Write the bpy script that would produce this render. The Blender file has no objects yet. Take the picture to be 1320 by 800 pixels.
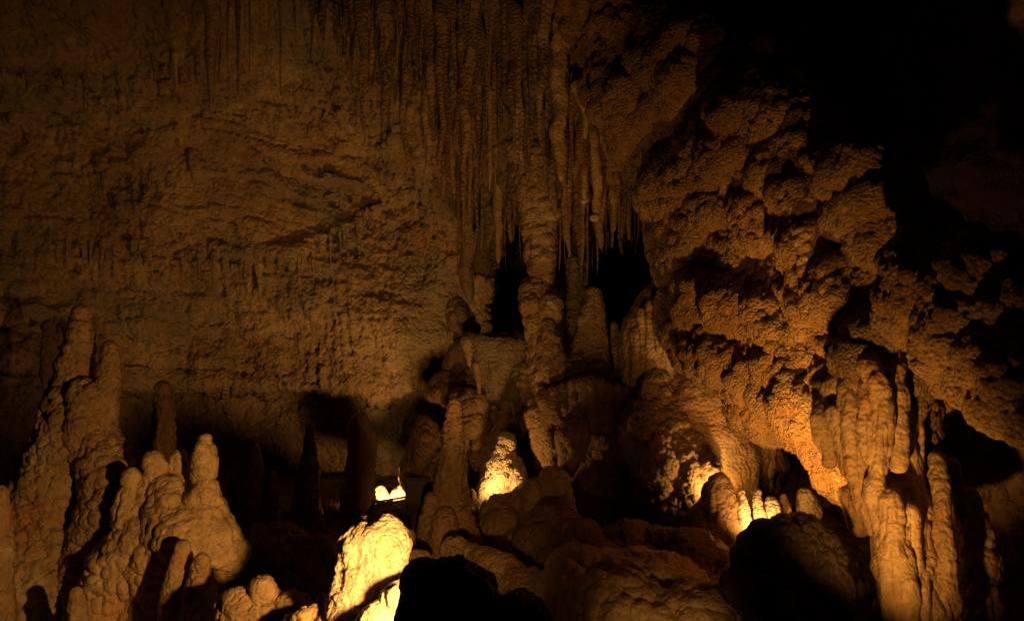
import bpy, math, random
import numpy as np
from mathutils import Vector

random.seed(7)
rng = np.random.default_rng(7)
scene = bpy.context.scene
col = scene.collection

# ------------------------------------------------------------------ camera
F = 1036.0            # focal length in photograph pixels (photo is 1320 x 800)
CZ = 1.6
cam_d = bpy.data.cameras.new('camera')
cam_d.sensor_width = 36.0
cam_d.lens = F * 36.0 / 1320.0
cam_d.clip_start = 0.05
cam_d.clip_end = 500
cam = bpy.data.objects.new('camera', cam_d)
cam.location = (0, 0, CZ)
cam.rotation_euler = (math.radians(90), 0, 0)
col.objects.link(cam)
scene.camera = cam

def P(px, py, Y):
    return Vector(((px - 660.0) / F * Y, Y, CZ + (400.0 - py) / F * Y))

# ------------------------------------------------------------------ world: underground, no sky
world = bpy.data.worlds.new('World')
scene.world = world
world.use_nodes = True
bg = world.node_tree.nodes['Background']
bg.inputs[0].default_value = (1.0, 0.55, 0.25, 1)
bg.inputs[1].default_value = 0.0025
scene.view_settings.view_transform = 'Standard'
scene.view_settings.look = 'None'
scene.view_settings.exposure = 0
scene.view_settings.gamma = 1
scene.cycles.use_denoising = True
scene.cycles.max_bounces = 6
scene.cycles.diffuse_bounces = 4
scene.cycles.sample_clamp_indirect = 3.0

# ------------------------------------------------------------------ the show cave's hidden floor lamps and an added curtain uplight
WARM = (1.0, 0.455, 0.108)
AMBER = (1.0, 0.42, 0.08)
def lamp(name, pos, target, watts, size=150, blend=0.7, colr=WARM, rad=0.05):
    d = bpy.data.lights.new(name, 'SPOT')
    d.energy = watts
    d.color = colr
    d.spot_size = math.radians(size)
    d.spot_blend = blend
    d.shadow_soft_size = rad
    o = bpy.data.objects.new(name, d)
    o.location = pos
    o.rotation_euler = (Vector(target) - Vector(pos)).to_track_quat('-Z', 'Y').to_euler()
    col.objects.link(o)
    return o

LAMPS = [
    # name, position, target, watts, cone, blend, colour
    ('spotlight_boulder', P(556, 770, 4.72), P(250, 640, 8.0), 470, 118, 1.0, WARM, 0.05),
    ('spotlight_niche', P(507, 662, 12.6), P(420, 390, 16), 500, 122, 1.0, WARM, 0.05),
    ('spotlight_cone', P(630, 640, 11.42), P(672, 560, 12.3), 50, 160, 0.8, WARM, 0.04),
    ('spotlight_dome', P(935, 640, 10.45), P(890, 590, 11.4), 60, 140, 0.8, WARM, 0.04),
    ('spotlight_pocket', P(985, 684, 9.3), P(975, 640, 9.9), 60, 150, 0.8, WARM, 0.03),
    ('spotlight_arch', P(980, 700, 7.75), P(1055, 520, 9.0), 500, 108, 1.0, AMBER, 0.05),
    ('spotlight_column', P(1070, 895, 5.35), P(1230, 575, 6.6), 400, 84, 1.0, AMBER, 0.05),
    ('added_uplight_vault', P(655, 748, 7.5), P(620, 190, 13.0), 340, 70, 1.0, WARM, 0.06),  # added uplight to brighten the ceiling curtain
    ('spotlight_floor', P(880, 880, 5.4), P(850, 790, 7.6), 30, 55, 1.0, WARM, 0.05),
]
for a in LAMPS:
    lamp(*a)

# ------------------------------------------------------------------ noise
def _hash(ix, iy, iz, seed):
    with np.errstate(over='ignore'):
        h = (ix.astype(np.uint32) * np.uint32(374761393) + iy.astype(np.uint32) * np.uint32(668265263)
             + iz.astype(np.uint32) * np.uint32(2147483647 - 1274126177) + np.uint32(seed * 974634777 & 0xffffffff))
        h ^= h >> np.uint32(13); h *= np.uint32(1274126177)
        h ^= h >> np.uint32(16); h *= np.uint32(2246822519)
        h ^= h >> np.uint32(13)
    return h

GR = rng.normal(size=(256, 3)); GR /= np.linalg.norm(GR, axis=1)[:, None]
def perlin(p, seed=0):
    p = np.asarray(p, dtype=np.float64)
    i = np.floor(p).astype(np.int64); f = p - i
    u = f * f * f * (f * (f * 6 - 15) + 10)
    out = np.zeros(len(p))
    for dx in (0, 1):
        wx = u[:, 0] if dx else 1 - u[:, 0]
        for dy in (0, 1):
            wy = u[:, 1] if dy else 1 - u[:, 1]
            for dz in (0, 1):
                wz = u[:, 2] if dz else 1 - u[:, 2]
                g = GR[_hash(i[:, 0] + dx, i[:, 1] + dy, i[:, 2] + dz, seed) & np.uint32(255)]
                out += wx * wy * wz * ((f[:, 0] - dx) * g[:, 0] + (f[:, 1] - dy) * g[:, 1] + (f[:, 2] - dz) * g[:, 2])
    return out * 1.5
def fbm(p, octv=4, seed=0, gain=0.5):
    a, s, o = 1.0, 0.0, 0.0
    p = np.asarray(p, float)
    for k in range(octv):
        o = o + a * perlin(p * (2.03 ** k) + 17.3 * k, seed + k); s += a; a *= gain
    return o / s * 1.3
def ridged(p, octv=4, seed=0, gain=0.5):
    a, s, o = 1.0, 0.0, 0.0
    for k in range(octv):
        o = o + a * (1 - 2 * np.abs(perlin(p * (2.03 ** k) + 9.1 * k, seed + k))); s += a; a *= gain
    return o / s
def worley(p, seed=0):
    p = np.asarray(p, float)
    i = np.floor(p).astype(np.int64); f = p - i
    f1 = np.full(len(p), 9.0); f2 = np.full(len(p), 9.0)
    for dx in (-1, 0, 1):
        for dy in (-1, 0, 1):
            for dz in (-1, 0, 1):
                h = _hash(i[:, 0] + dx, i[:, 1] + dy, i[:, 2] + dz, seed + 31)
                qx = dx + (h & np.uint32(1023)) / 1023.0 - f[:, 0]
                qy = dy + ((h >> np.uint32(10)) & np.uint32(1023)) / 1023.0 - f[:, 1]
                qz = dz + ((h >> np.uint32(20)) & np.uint32(1023)) / 1023.0 - f[:, 2]
                d = qx * qx + qy * qy + qz * qz
                m = d < f1
                f2 = np.where(m, f1, np.minimum(f2, d)); f1 = np.where(m, d, f1)
    return np.sqrt(f1), np.sqrt(f2)
def popcorn(p, seed=0):
    f1, f2 = worley(p, seed)
    return np.sqrt(np.clip(1 - (f1 / 0.85) ** 2, 0, 1))
def sstep(a, b, x):
    t = np.clip((x - a) / (b - a), 0, 1)
    return t * t * (3 - 2 * t)

# ------------------------------------------------------------------ materials
def limestone(name, dark, light, tint, bump=0.35, bscale=22.0, rough=(0.32, 0.75), spec=0.5, streak=1.0):
    m = bpy.data.materials.new(name); m.use_nodes = True
    nt = m.node_tree; N = nt.nodes; L = nt.links
    b = N['Principled BSDF']
    geo = N.new('ShaderNodeNewGeometry')
    def noise(scale, detail, vec, r=0.6):
        n = N.new('ShaderNodeTexNoise'); n.inputs['Scale'].default_value = scale
        n.inputs['Detail'].default_value = detail; n.inputs['Roughness'].default_value = r
        L.new(vec, n.inputs['Vector']); return n
    def ramp(src, a, c, ca, cb):
        r = N.new('ShaderNodeValToRGB'); r.color_ramp.elements[0].position = a; r.color_ramp.elements[1].position = c
        r.color_ramp.elements[0].color = (*ca, 1); r.color_ramp.elements[1].color = (*cb, 1)
        L.new(src, r.inputs[0]); return r
    def mix(fac, a, c, typ='MIX'):
        x = N.new('ShaderNodeMix'); x.data_type = 'RGBA'; x.blend_type = typ
        if isinstance(fac, float): x.inputs[0].default_value = fac
        else: L.new(fac, x.inputs[0])
        L.new(a, x.inputs[6])
        if isinstance(c, tuple): x.inputs[7].default_value = (*c, 1)
        else: L.new(c, x.inputs[7])
        return x.outputs[2]
    pos = geo.outputs['Position']
    big = noise(0.9, 6, pos)
    base = ramp(big.outputs['Fac'], 0.32, 0.68, dark, light)
    # mineral staining running downward
    mp = N.new('ShaderNodeMapping'); mp.inputs['Scale'].default_value = (5.5, 5.5, 0.7)
    L.new(pos, mp.inputs['Vector'])
    st = noise(1.0, 5, mp.outputs['Vector'])
    stf = ramp(st.outputs['Fac'], 0.5, 0.72, (0, 0, 0), (streak * .75,) * 3)
    c = mix(stf.outputs['Color'], base.outputs['Color'], tint)
    sp = noise(9.0, 8, pos, 0.7)
    spc = ramp(sp.outputs['Fac'], 0.3, 0.7, (0.55, 0.52, 0.5), (1.15, 1.12, 1.1))
    c = mix(1.0, c, spc.outputs['Color'], 'MULTIPLY')
    vo = N.new('ShaderNodeTexVoronoi'); vo.inputs['Scale'].default_value = 30; L.new(pos, vo.inputs['Vector'])
    pits = ramp(vo.outputs['Distance'], 0.02, 0.28, (0.45, 0.4, 0.35), (1, 1, 1))
    c = mix(0.5, c, pits.outputs['Color'], 'MULTIPLY')
    L.new(c, b.inputs['Base Color'])
    mr = N.new('ShaderNodeMapRange'); mr.inputs['To Min'].default_value = rough[0]; mr.inputs['To Max'].default_value = rough[1]
    mr.inputs['From Min'].default_value = 0.35; mr.inputs['From Max'].default_value = 0.65
    L.new(big.outputs['Fac'], mr.inputs['Value']); L.new(mr.outputs['Result'], b.inputs['Roughness'])
    b.inputs['Specular IOR Level'].default_value = spec
    n1 = noise(bscale, 9, pos, 0.68)
    n2 = N.new('ShaderNodeTexVoronoi'); n2.inputs['Scale'].default_value = bscale * 1.15; L.new(pos, n2.inputs['Vector'])
    ad = N.new('ShaderNodeMath'); ad.operation = 'MULTIPLY_ADD'; ad.inputs[1].default_value = -0.6
    L.new(n2.outputs['Distance'], ad.inputs[0]); L.new(n1.outputs['Fac'], ad.inputs[2])
    bp = N.new('ShaderNodeBump'); bp.inputs['Strength'].default_value = min(1.0, bump * 1.6); bp.inputs['Distance'].default_value = 0.09
    L.new(ad.outputs[0], bp.inputs['Height']); L.new(bp.outputs['Normal'], b.inputs['Normal'])
    return m

def hue_patches(m, c, scale=0.55, lo=0.48, hi=0.62, fac=0.75):
    nt = m.node_tree; b = nt.nodes['Principled BSDF']; src = b.inputs['Base Color'].links[0].from_socket
    g = nt.nodes.new('ShaderNodeNewGeometry'); n = nt.nodes.new('ShaderNodeTexNoise'); n.inputs['Scale'].default_value = scale
    n.inputs['Detail'].default_value = 7; n.inputs['Roughness'].default_value = 0.62; n.inputs['Distortion'].default_value = 0.6
    mp = nt.nodes.new('ShaderNodeMapping'); mp.inputs['Location'].default_value = (3.7, 1.2, 9.1)
    nt.links.new(g.outputs['Position'], mp.inputs[0]); nt.links.new(mp.outputs[0], n.inputs['Vector'])
    r = nt.nodes.new('ShaderNodeMapRange'); r.inputs['From Min'].default_value = lo; r.inputs['From Max'].default_value = hi
    r.inputs['To Max'].default_value = fac; nt.links.new(n.outputs['Fac'], r.inputs['Value'])
    x = nt.nodes.new('ShaderNodeMix'); x.data_type = 'RGBA'; nt.links.new(r.outputs[0], x.inputs[0])
    nt.links.new(src, x.inputs[6]); x.inputs[7].default_value = (*c, 1); nt.links.new(x.outputs[2], b.inputs['Base Color'])
M_wall = limestone('wall_limestone', (0.24, 0.175, 0.11), (0.46, 0.36, 0.235), (0.17, 0.12, 0.07), bump=0.6, bscale=11)
M_red = limestone('iron_stained_limestone', (0.31, 0.19, 0.085), (0.52, 0.35, 0.165), (0.22, 0.12, 0.055), bump=0.6, bscale=24)
M_pale = limestone('pale_flowstone', (0.38, 0.28, 0.165), (0.60, 0.475, 0.29), (0.36, 0.24, 0.13), bump=0.26, bscale=20, rough=(0.3, 0.6), streak=0.8, spec=0.5)
M_tan = limestone('tan_flowstone', (0.30, 0.21, 0.125), (0.48, 0.37, 0.235), (0.22, 0.135, 0.07), bump=0.4, bscale=18)
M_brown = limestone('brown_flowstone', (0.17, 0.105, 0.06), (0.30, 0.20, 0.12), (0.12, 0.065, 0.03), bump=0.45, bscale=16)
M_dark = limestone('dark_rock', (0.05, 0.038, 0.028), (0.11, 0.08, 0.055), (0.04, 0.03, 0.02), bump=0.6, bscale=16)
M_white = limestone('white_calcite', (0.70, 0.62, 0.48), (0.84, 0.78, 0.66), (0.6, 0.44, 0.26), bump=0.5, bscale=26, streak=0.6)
M_grey = limestone('grey_green_limestone', (0.2, 0.18, 0.13), (0.33, 0.29, 0.21), (0.15, 0.12, 0.08), bump=0.5, bscale=16)

hue_patches(M_wall, (0.17, 0.165, 0.125), 0.5)
hue_patches(M_wall, (0.36, 0.19, 0.09), 1.1, 0.55, 0.7, 0.6)
hue_patches(M_red, (0.25, 0.21, 0.13), 1.6, 0.5, 0.65, 0.6)
hue_patches(M_red, (0.26, 0.12, 0.055), 0.8, 0.56, 0.7, 0.55)
hue_patches(M_tan, (0.40, 0.20, 0.09), 1.7, 0.5, 0.66, 0.6)
hue_patches(M_tan, (0.52, 0.46, 0.36), 1.2, 0.55, 0.68, 0.6)
hue_patches(M_tan, (0.2, 0.18, 0.12), 1.4, 0.57, 0.7, 0.6)
hue_patches(M_pale, (0.46, 0.26, 0.12), 1.7, 0.52, 0.68, 0.7)
hue_patches(M_pale, (0.22, 0.17, 0.1), 2.6, 0.56, 0.7, 0.6)
def metal(name, c, r, me=0.9):
    m = bpy.data.materials.new(name); m.use_nodes = True
    nt = m.node_tree; b = nt.nodes['Principled BSDF']
    n = nt.nodes.new('ShaderNodeTexNoise'); n.inputs['Scale'].default_value = 30
    rp = nt.nodes.new('ShaderNodeValToRGB')
    rp.color_ramp.elements[0].color = (*[v * 0.6 for v in c], 1); rp.color_ramp.elements[1].color = (*c, 1)
    nt.links.new(n.outputs['Fac'], rp.inputs[0]); nt.links.new(rp.outputs[0], b.inputs['Base Color'])
    b.inputs['Roughness'].default_value = r; b.inputs['Metallic'].default_value = me
    return m
M_black = metal('black_painted_metal', (0.02, 0.02, 0.02), 0.5, 0.0)
M_rail = metal('reddish_rail_metal', (0.35, 0.1, 0.06), 0.35, 0.6)

# ------------------------------------------------------------------ object helpers
def tag(o, label=None, cat=None, group=None, kind=None):
    if label: o['label'] = label
    if cat: o['category'] = cat
    if group: o['group'] = group
    if kind: o['kind'] = kind
    return o

def mesh_from(name, V, Fc, mat, smooth=True):
    me = bpy.data.meshes.new(name)
    V = np.asarray(V, np.float32); Fc = np.asarray(Fc, np.int32)
    me.vertices.add(len(V)); me.vertices.foreach_set('co', V.ravel())
    me.loops.add(Fc.size); me.loops.foreach_set('vertex_index', Fc.ravel())
    me.polygons.add(len(Fc)); k = Fc.shape[1]
    me.polygons.foreach_set('loop_start', np.arange(0, Fc.size, k, dtype=np.int32))
    me.update(calc_edges=True)
    me.polygons.foreach_set('use_smooth', np.full(len(Fc), smooth))
    me.materials.append(mat)
    me.validate()
    return me

def add(name, me, loc=(0, 0, 0), parent=None):
    o = bpy.data.objects.new(name, me); o.location = loc
    if parent: o.parent = parent
    col.objects.link(o); return o

def vnormals(V, Q):
    n = np.zeros_like(V)
    a = V[Q[:, 2]] - V[Q[:, 0]]; b = V[Q[:, 3 if Q.shape[1] > 3 else 1]] - V[Q[:, 1 if Q.shape[1] > 3 else 0]]
    fn = np.cross(a, b) if Q.shape[1] > 3 else np.cross(V[Q[:, 1]] - V[Q[:, 0]], V[Q[:, 2]] - V[Q[:, 0]])
    for k in range(Q.shape[1]):
        for ax in range(3):
            n[:, ax] += np.bincount(Q[:, k], weights=fn[:, ax], minlength=len(V))
    l = np.linalg.norm(n, axis=1); l[l == 0] = 1
    return n / l[:, None]

# closed primitives for the remeshed formations, each given in (px, py, Y, radius px)
def tube_geo(pts, seg=14, flat=1.0, flatdir=None):
    """tapered round-capped tube through world points [(Vector, radius)]"""
    p = np.array([list(q[0]) for q in pts]); r = np.array([q[1] for q in pts])
    # smooth resample
    n = len(p)
    if n == 1:
        return ball_geo(p[0], (r[0],) * 3)
    t = np.linspace(0, n - 1, (n - 1) * 4 + 1)
    def cr(a):
        out = []
        for u in t:
            i = min(int(u), n - 2); f = u - i
            a0 = a[max(i - 1, 0)]; a1 = a[i]; a2 = a[i + 1]; a3 = a[min(i + 2, n - 1)]
            out.append(0.5 * ((2 * a1) + (-a0 + a2) * f + (2 * a0 - 5 * a1 + 4 * a2 - a3) * f * f + (-a0 + 3 * a1 - 3 * a2 + a3) * f ** 3))
        return np.array(out)
    pp = cr(p); rr = np.clip(cr(r), r.min() * 0.8, r.max() * 1.2)
    # hemispherical caps
    d0 = (pp[0] - pp[1]) / np.linalg.norm(pp[0] - pp[1]); d1 = (pp[-1] - pp[-2]) / np.linalg.norm(pp[-1] - pp[-2])
    C, R = [], []
    for k in range(3):
        a = math.radians(80 - 27 * k); C.append(pp[0] + d0 * rr[0] * math.sin(a)); R.append(rr[0] * math.cos(a))
    C += list(pp); R += list(rr)
    for k in range(3):
        a = math.radians(26 + 27 * k); C.append(pp[-1] + d1 * rr[-1] * math.sin(a)); R.append(rr[-1] * math.cos(a))
    C = np.array(C); R = np.array(R)
    T = np.gradient(C, axis=0); T /= np.linalg.norm(T, axis=1)[:, None] + 1e-9
    up = np.array([0., 1., 0.])
    V = []
    for c, rad, tt in zip(C, R, T):
        u = np.cross(up, tt)
        if np.linalg.norm(u) < 0.1: u = np.array([1., 0, 0])
        u /= np.linalg.norm(u); w = np.cross(tt, u)
        for k in range(seg):
            a = 2 * math.pi * k / seg
            V.append(c + rad * (math.cos(a) * u + math.sin(a) * w * flat))
    Fc = []
    m = len(C)
    for i in range(m - 1):
        for k in range(seg):
            a = i * seg + k; b = i * seg + (k + 1) % seg
            Fc.append((a, b, b + seg, a + seg))
    caps = [tuple(range(seg))[::-1], tuple((m - 1) * seg + k for k in range(seg))]
    return V, Fc, caps
def ball_geo(c, r, n=12):
    V, Fc = [], []
    for i in range(1, n):
        th = math.pi * i / n
        for k in range(n * 2):
            ph = math.pi * k / n
            V.append((c[0] + r[0] * math.sin(th) * math.cos(ph), c[1] + r[1] * math.sin(th) * math.sin(ph), c[2] + r[2] * math.cos(th)))
    s = 2 * n
    for i in range(n - 2):
        for k in range(s):
            a = i * s + k; b = i * s + (k + 1) % s
            Fc.append((a, a + s, b + s, b))
    caps = [tuple(range(s)), tuple((n - 2) * s + k for k in range(s))[::-1]]
    return V, Fc, caps

def T(*pts, part=None, flat=1.0):
    """tube prim: points (px, py, Y, r_px)"""
    w = [(P(a, b, Y), r * 0.9 / F * Y) for a, b, Y, r in pts]
    return ('t', w, part, flat)
def B(px, py, Y, rx, ry=None, rd=None, part=None):
    ry = ry or rx; rd = rd or (rx + ry) / 2
    return ('b', (P(px, py, Y), (rx / F * Y, rd / F * Y, ry / F * Y)), part, 1.0)

def H(outline, Y, thick, part=None, lean=0.0):
    # thick slab with the given outline; lean tips its top away from the viewer
    ys = [q[1] for q in outline]; y0, y1 = min(ys), max(ys)
    n = len(outline)
    cx = sum(q[0] for q in outline) / n; cy = sum(ys) / n
    V = []
    for k, (sc, dy) in enumerate(((0.72, 0.0), (1.0, 0.25), (1.0, 0.75), (0.8, 1.0))):
        for a, b in outline:
            Yq = Y + dy * thick + lean * (y1 - b) / (y1 - y0)
            V.append(P(cx + (a - cx) * sc, cy + (b - cy) * sc, Yq))
    Fc = []
    for k in range(3):
        for i in range(n):
            j = (i + 1) % n
            Fc.append((k * n + i, k * n + j, (k + 1) * n + j, (k + 1) * n + i))
    caps = [tuple(range(n))[::-1], tuple(3 * n + i for i in range(n))]
    return ('h', (V, Fc, caps, (P(cx, cy, Y + thick / 2), (y1 - y0) / 2 / F * Y)), part, 1.0)

def formation(name, prims, mat, voxel, label=None, cat=None, group=None, disp=(), smooth=6, kind=None, iters=None):
    V, Fs, seeds, part_of, parts = [], [], [], [], []
    for typ, data, part, flat in prims:
        if part not in parts: parts.append(part)
        pi = parts.index(part)
        if typ == 't':
            v, f, caps = tube_geo(data, flat=flat)
            pts = data
            for i in range(len(pts) - 1):
                for s in np.linspace(0, 1, 6):
                    c = pts[i][0].lerp(pts[i + 1][0], s); r = pts[i][1] * (1 - s) + pts[i + 1][1] * s
                    seeds.append((*c, r)); part_of.append(pi)
            if len(pts) == 1: seeds.append((*pts[0][0], pts[0][1])); part_of.append(pi)
        else:
            v, f, caps = ball_geo(*data) if typ == 'b' else data[:3]
            seeds.append((*data[0], sum(data[1]) / 3) if typ == 'b' else (*data[3][0], data[3][1])); part_of.append(pi)
        off = len(V); V += [tuple(q) for q in v]
        Fs += [tuple(i + off for i in q) for q in f] + [tuple(i + off for i in q) for q in caps]
    me = bpy.data.meshes.new('tmp'); me.from_pydata(V, [], Fs)
    o = bpy.data.objects.new('tmp', me); col.objects.link(o)
    md = o.modifiers.new('r', 'REMESH'); md.mode = 'VOXEL'; md.voxel_size = voxel
    if smooth:
        ms = o.modifiers.new('s', 'SMOOTH'); ms.iterations = smooth; ms.factor = 0.5
    bpy.context.view_layer.update()
    dg = bpy.context.evaluated_depsgraph_get()
    ev = o.evaluated_get(dg); em = ev.to_mesh()
    nv = len(em.vertices); co = np.empty(nv * 3, np.float32); em.vertices.foreach_get('co', co); co = co.reshape(-1, 3).astype(float)
    nl = len(em.loops); li = np.empty(nl, np.int32); em.loops.foreach_get('vertex_index', li)
    Q = li.reshape(-1, 4)
    ev.to_mesh_clear(); bpy.data.objects.remove(o); bpy.data.meshes.remove(me)
    for stage in disp:
        n = vnormals(co, Q)
        dd = stage(co, n)
        co = co + (n * dd[:, None] if dd.ndim == 1 else dd)
    co = co + vnormals(co, Q) * voxel * (0.08 * smooth)
    nrm = vnormals(co, Q)
    base = Vector((float(co[:, 0].mean()), float(co[:, 1].mean()), float(co[:, 2].min())))
    loc = co - np.array(base)
    sd = np.array(seeds); po = np.array(part_of)
    def emit(nm, fsel, parent):
        used = np.unique(fsel); mp = np.full(nv, -1, np.int64); mp[used] = np.arange(len(used))
        m = mesh_from(nm, loc[used], mp[fsel], mat)
        m.normals_split_custom_set_from_vertices([tuple(x) for x in nrm[used]])
        return add(nm, m, base if parent is None else (0, 0, 0), parent)
    if len(parts) == 1:
        root = emit(name, Q, None)
    else:
        fc = co[Q].mean(axis=1)
        best = np.full(len(fc), 1e9); who = np.zeros(len(fc), int)
        warp = 0.04 * fbm(fc * 3, 2, 5)
        for s, pi in zip(sd, po):
            d = np.sqrt(((fc - s[:3]) ** 2).sum(1)) - s[3] + warp
            k = d < best; best[k] = d[k]; who[k] = pi
        if None in parts:
            root = emit(name, Q[who == parts.index(None)], None)
        else:
            root = add(name, None, base)
        for i, pn in enumerate(parts):
            if pn is None or not (who == i).any(): continue
            emit(pn.split('#')[0], Q[who == i], root)
    tag(root, label, cat, group, kind)
    return root

# displacement stages -------------------------------------------------
def d_lump(amp, sc, seed=0, oct=3):
    return lambda p, n: amp * fbm(p * sc, oct, seed)
def d_pop(amp, sc, seed=0, mask=None):
    def f(p, n):
        q = p + 0.25 / sc * np.stack([perlin(p * sc * 0.7 + k * 9, seed + k) for k in range(3)], 1)
        a = amp * (popcorn(q * sc, seed) - 0.3)
        if mask: a = a * mask(p)
        return a
    return f
def d_flute(amp, sc, seed=0, vz=0.12):
    def f(p, n):
        q = p * np.array([sc, sc, sc * vz])
        q = q + 0.4 * np.stack([perlin(p * 1.3 + k * 7, seed + k) for k in range(3)], 1)
        side = 1 - np.clip(np.abs(n[:, 2]) * 1.1, 0, 1) ** 2
        return amp * (ridged(q, 2, seed) - 0.4) * side
    return f
def d_ring(amp, freq, seed=0):
    def f(p, n):
        w = 0.35 * fbm(p * 2.2, 2, seed)
        return amp * np.abs(np.sin((p[:, 2] + w * 0.35) * freq)) ** 0.7 - amp * 0.6
    return f
def d_rough(amp, sc, seed=0):
    return lambda p, n: amp * ridged(p * sc, 4, seed, 0.6)
def d_dent(*spots):     # hollows pushed into the rock, away from the chamber: (px, py, Y, r px, depth)
    def f(p, n):
        o = np.zeros_like(p)
        for a, b, Y, r, dep in spots:
            c = np.array(P(a, b, Y)); rr = r / F * Y
            d2 = ((p[:, 0] - c[0]) ** 2 + (p[:, 2] - c[2]) ** 2 + 0.15 * (p[:, 1] - c[1]) ** 2) / rr ** 2
            o[:, 1] += 0.7 * dep * np.exp(-d2 ** 1.5)
        return o
    return f
def mask_below(z0, z1):   # 1 below z0 fading to 0.15 above z1
    return lambda p: 1 - 0.85 * sstep(z0, z1, p[:, 2])

# ------------------------------------------------------------------ cave wall (left and back), a real relief with holes into the dark beyond
CTRL = np.array([
    (-250, -250, 6.5), (100, -250, 7.5), (450, -250, 8.5), (700, -250, 9.3), (950, -250, 9.5),
    (-250, -60, 9.0), (100, -60, 10.2), (350, -60, 11.2), (600, -60, 11.8), (800, -60, 12.0), (950, -60, 11.5),
    (-250, 120, 11.2), (0, 120, 12.0), (200, 120, 13.0), (400, 120, 13.8), (600, 120, 12.9), (760, 120, 12.7), (560, 220, 14.2), (650, 225, 13.3), (780, 225, 13.2), (950, 120, 13.0),
    (-250, 300, 12.0), (0, 300, 13.2), (200, 300, 14.6), (380, 300, 15.4), (520, 300, 15.6), (650, 310, 14.6), (780, 300, 14.2), (950, 280, 14.0),
    (-250, 420, 12.0), (0, 420, 13.5), (200, 420, 15.4), (380, 420, 16.0), (500, 430, 15.6), (620, 430, 16.0), (780, 420, 15.5), (950, 420, 14.5),
    (-250, 560, 12.0), (0, 540, 13.8), (200, 540, 16.0), (400, 560, 16.8), (560, 560, 16.4), (720, 560, 15.5), (950, 560, 14.5), (1100, 560, 14.5),
    (-250, 750, 12), (0, 750, 14), (300, 750, 17), (600, 750, 17), (950, 750, 15), (1100, 300, 14.5), (1100, 0, 12), (1150, 750, 14.5)], float)
def rbf_fit(C):
    d = np.sqrt(((C[:, None, :2] - C[None, :, :2]) ** 2).sum(-1)) / 200
    A = np.sqrt(d * d + 0.3)
    A = np.block([[A, np.ones((len(C), 1))], [np.ones((1, len(C))), np.zeros((1, 1))]])
    return np.linalg.solve(A, np.append(C[:, 2], 0))
WFIT = rbf_fit(CTRL)
def wall_depth(px, py):
    px = np.atleast_1d(np.asarray(px, float)); py = np.atleast_1d(np.asarray(py, float))
    out = np.full(px.shape, WFIT[-1])
    for (cx, cy, _), w in zip(CTRL, WFIT[:-1]):
        out += w * np.sqrt(((px - cx) ** 2 + (py - cy) ** 2) / 40000 + 0.3)
    return out
def pline(px, pts):
    return np.interp(px, [a for a, b in pts], [b for a, b in pts])

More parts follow.
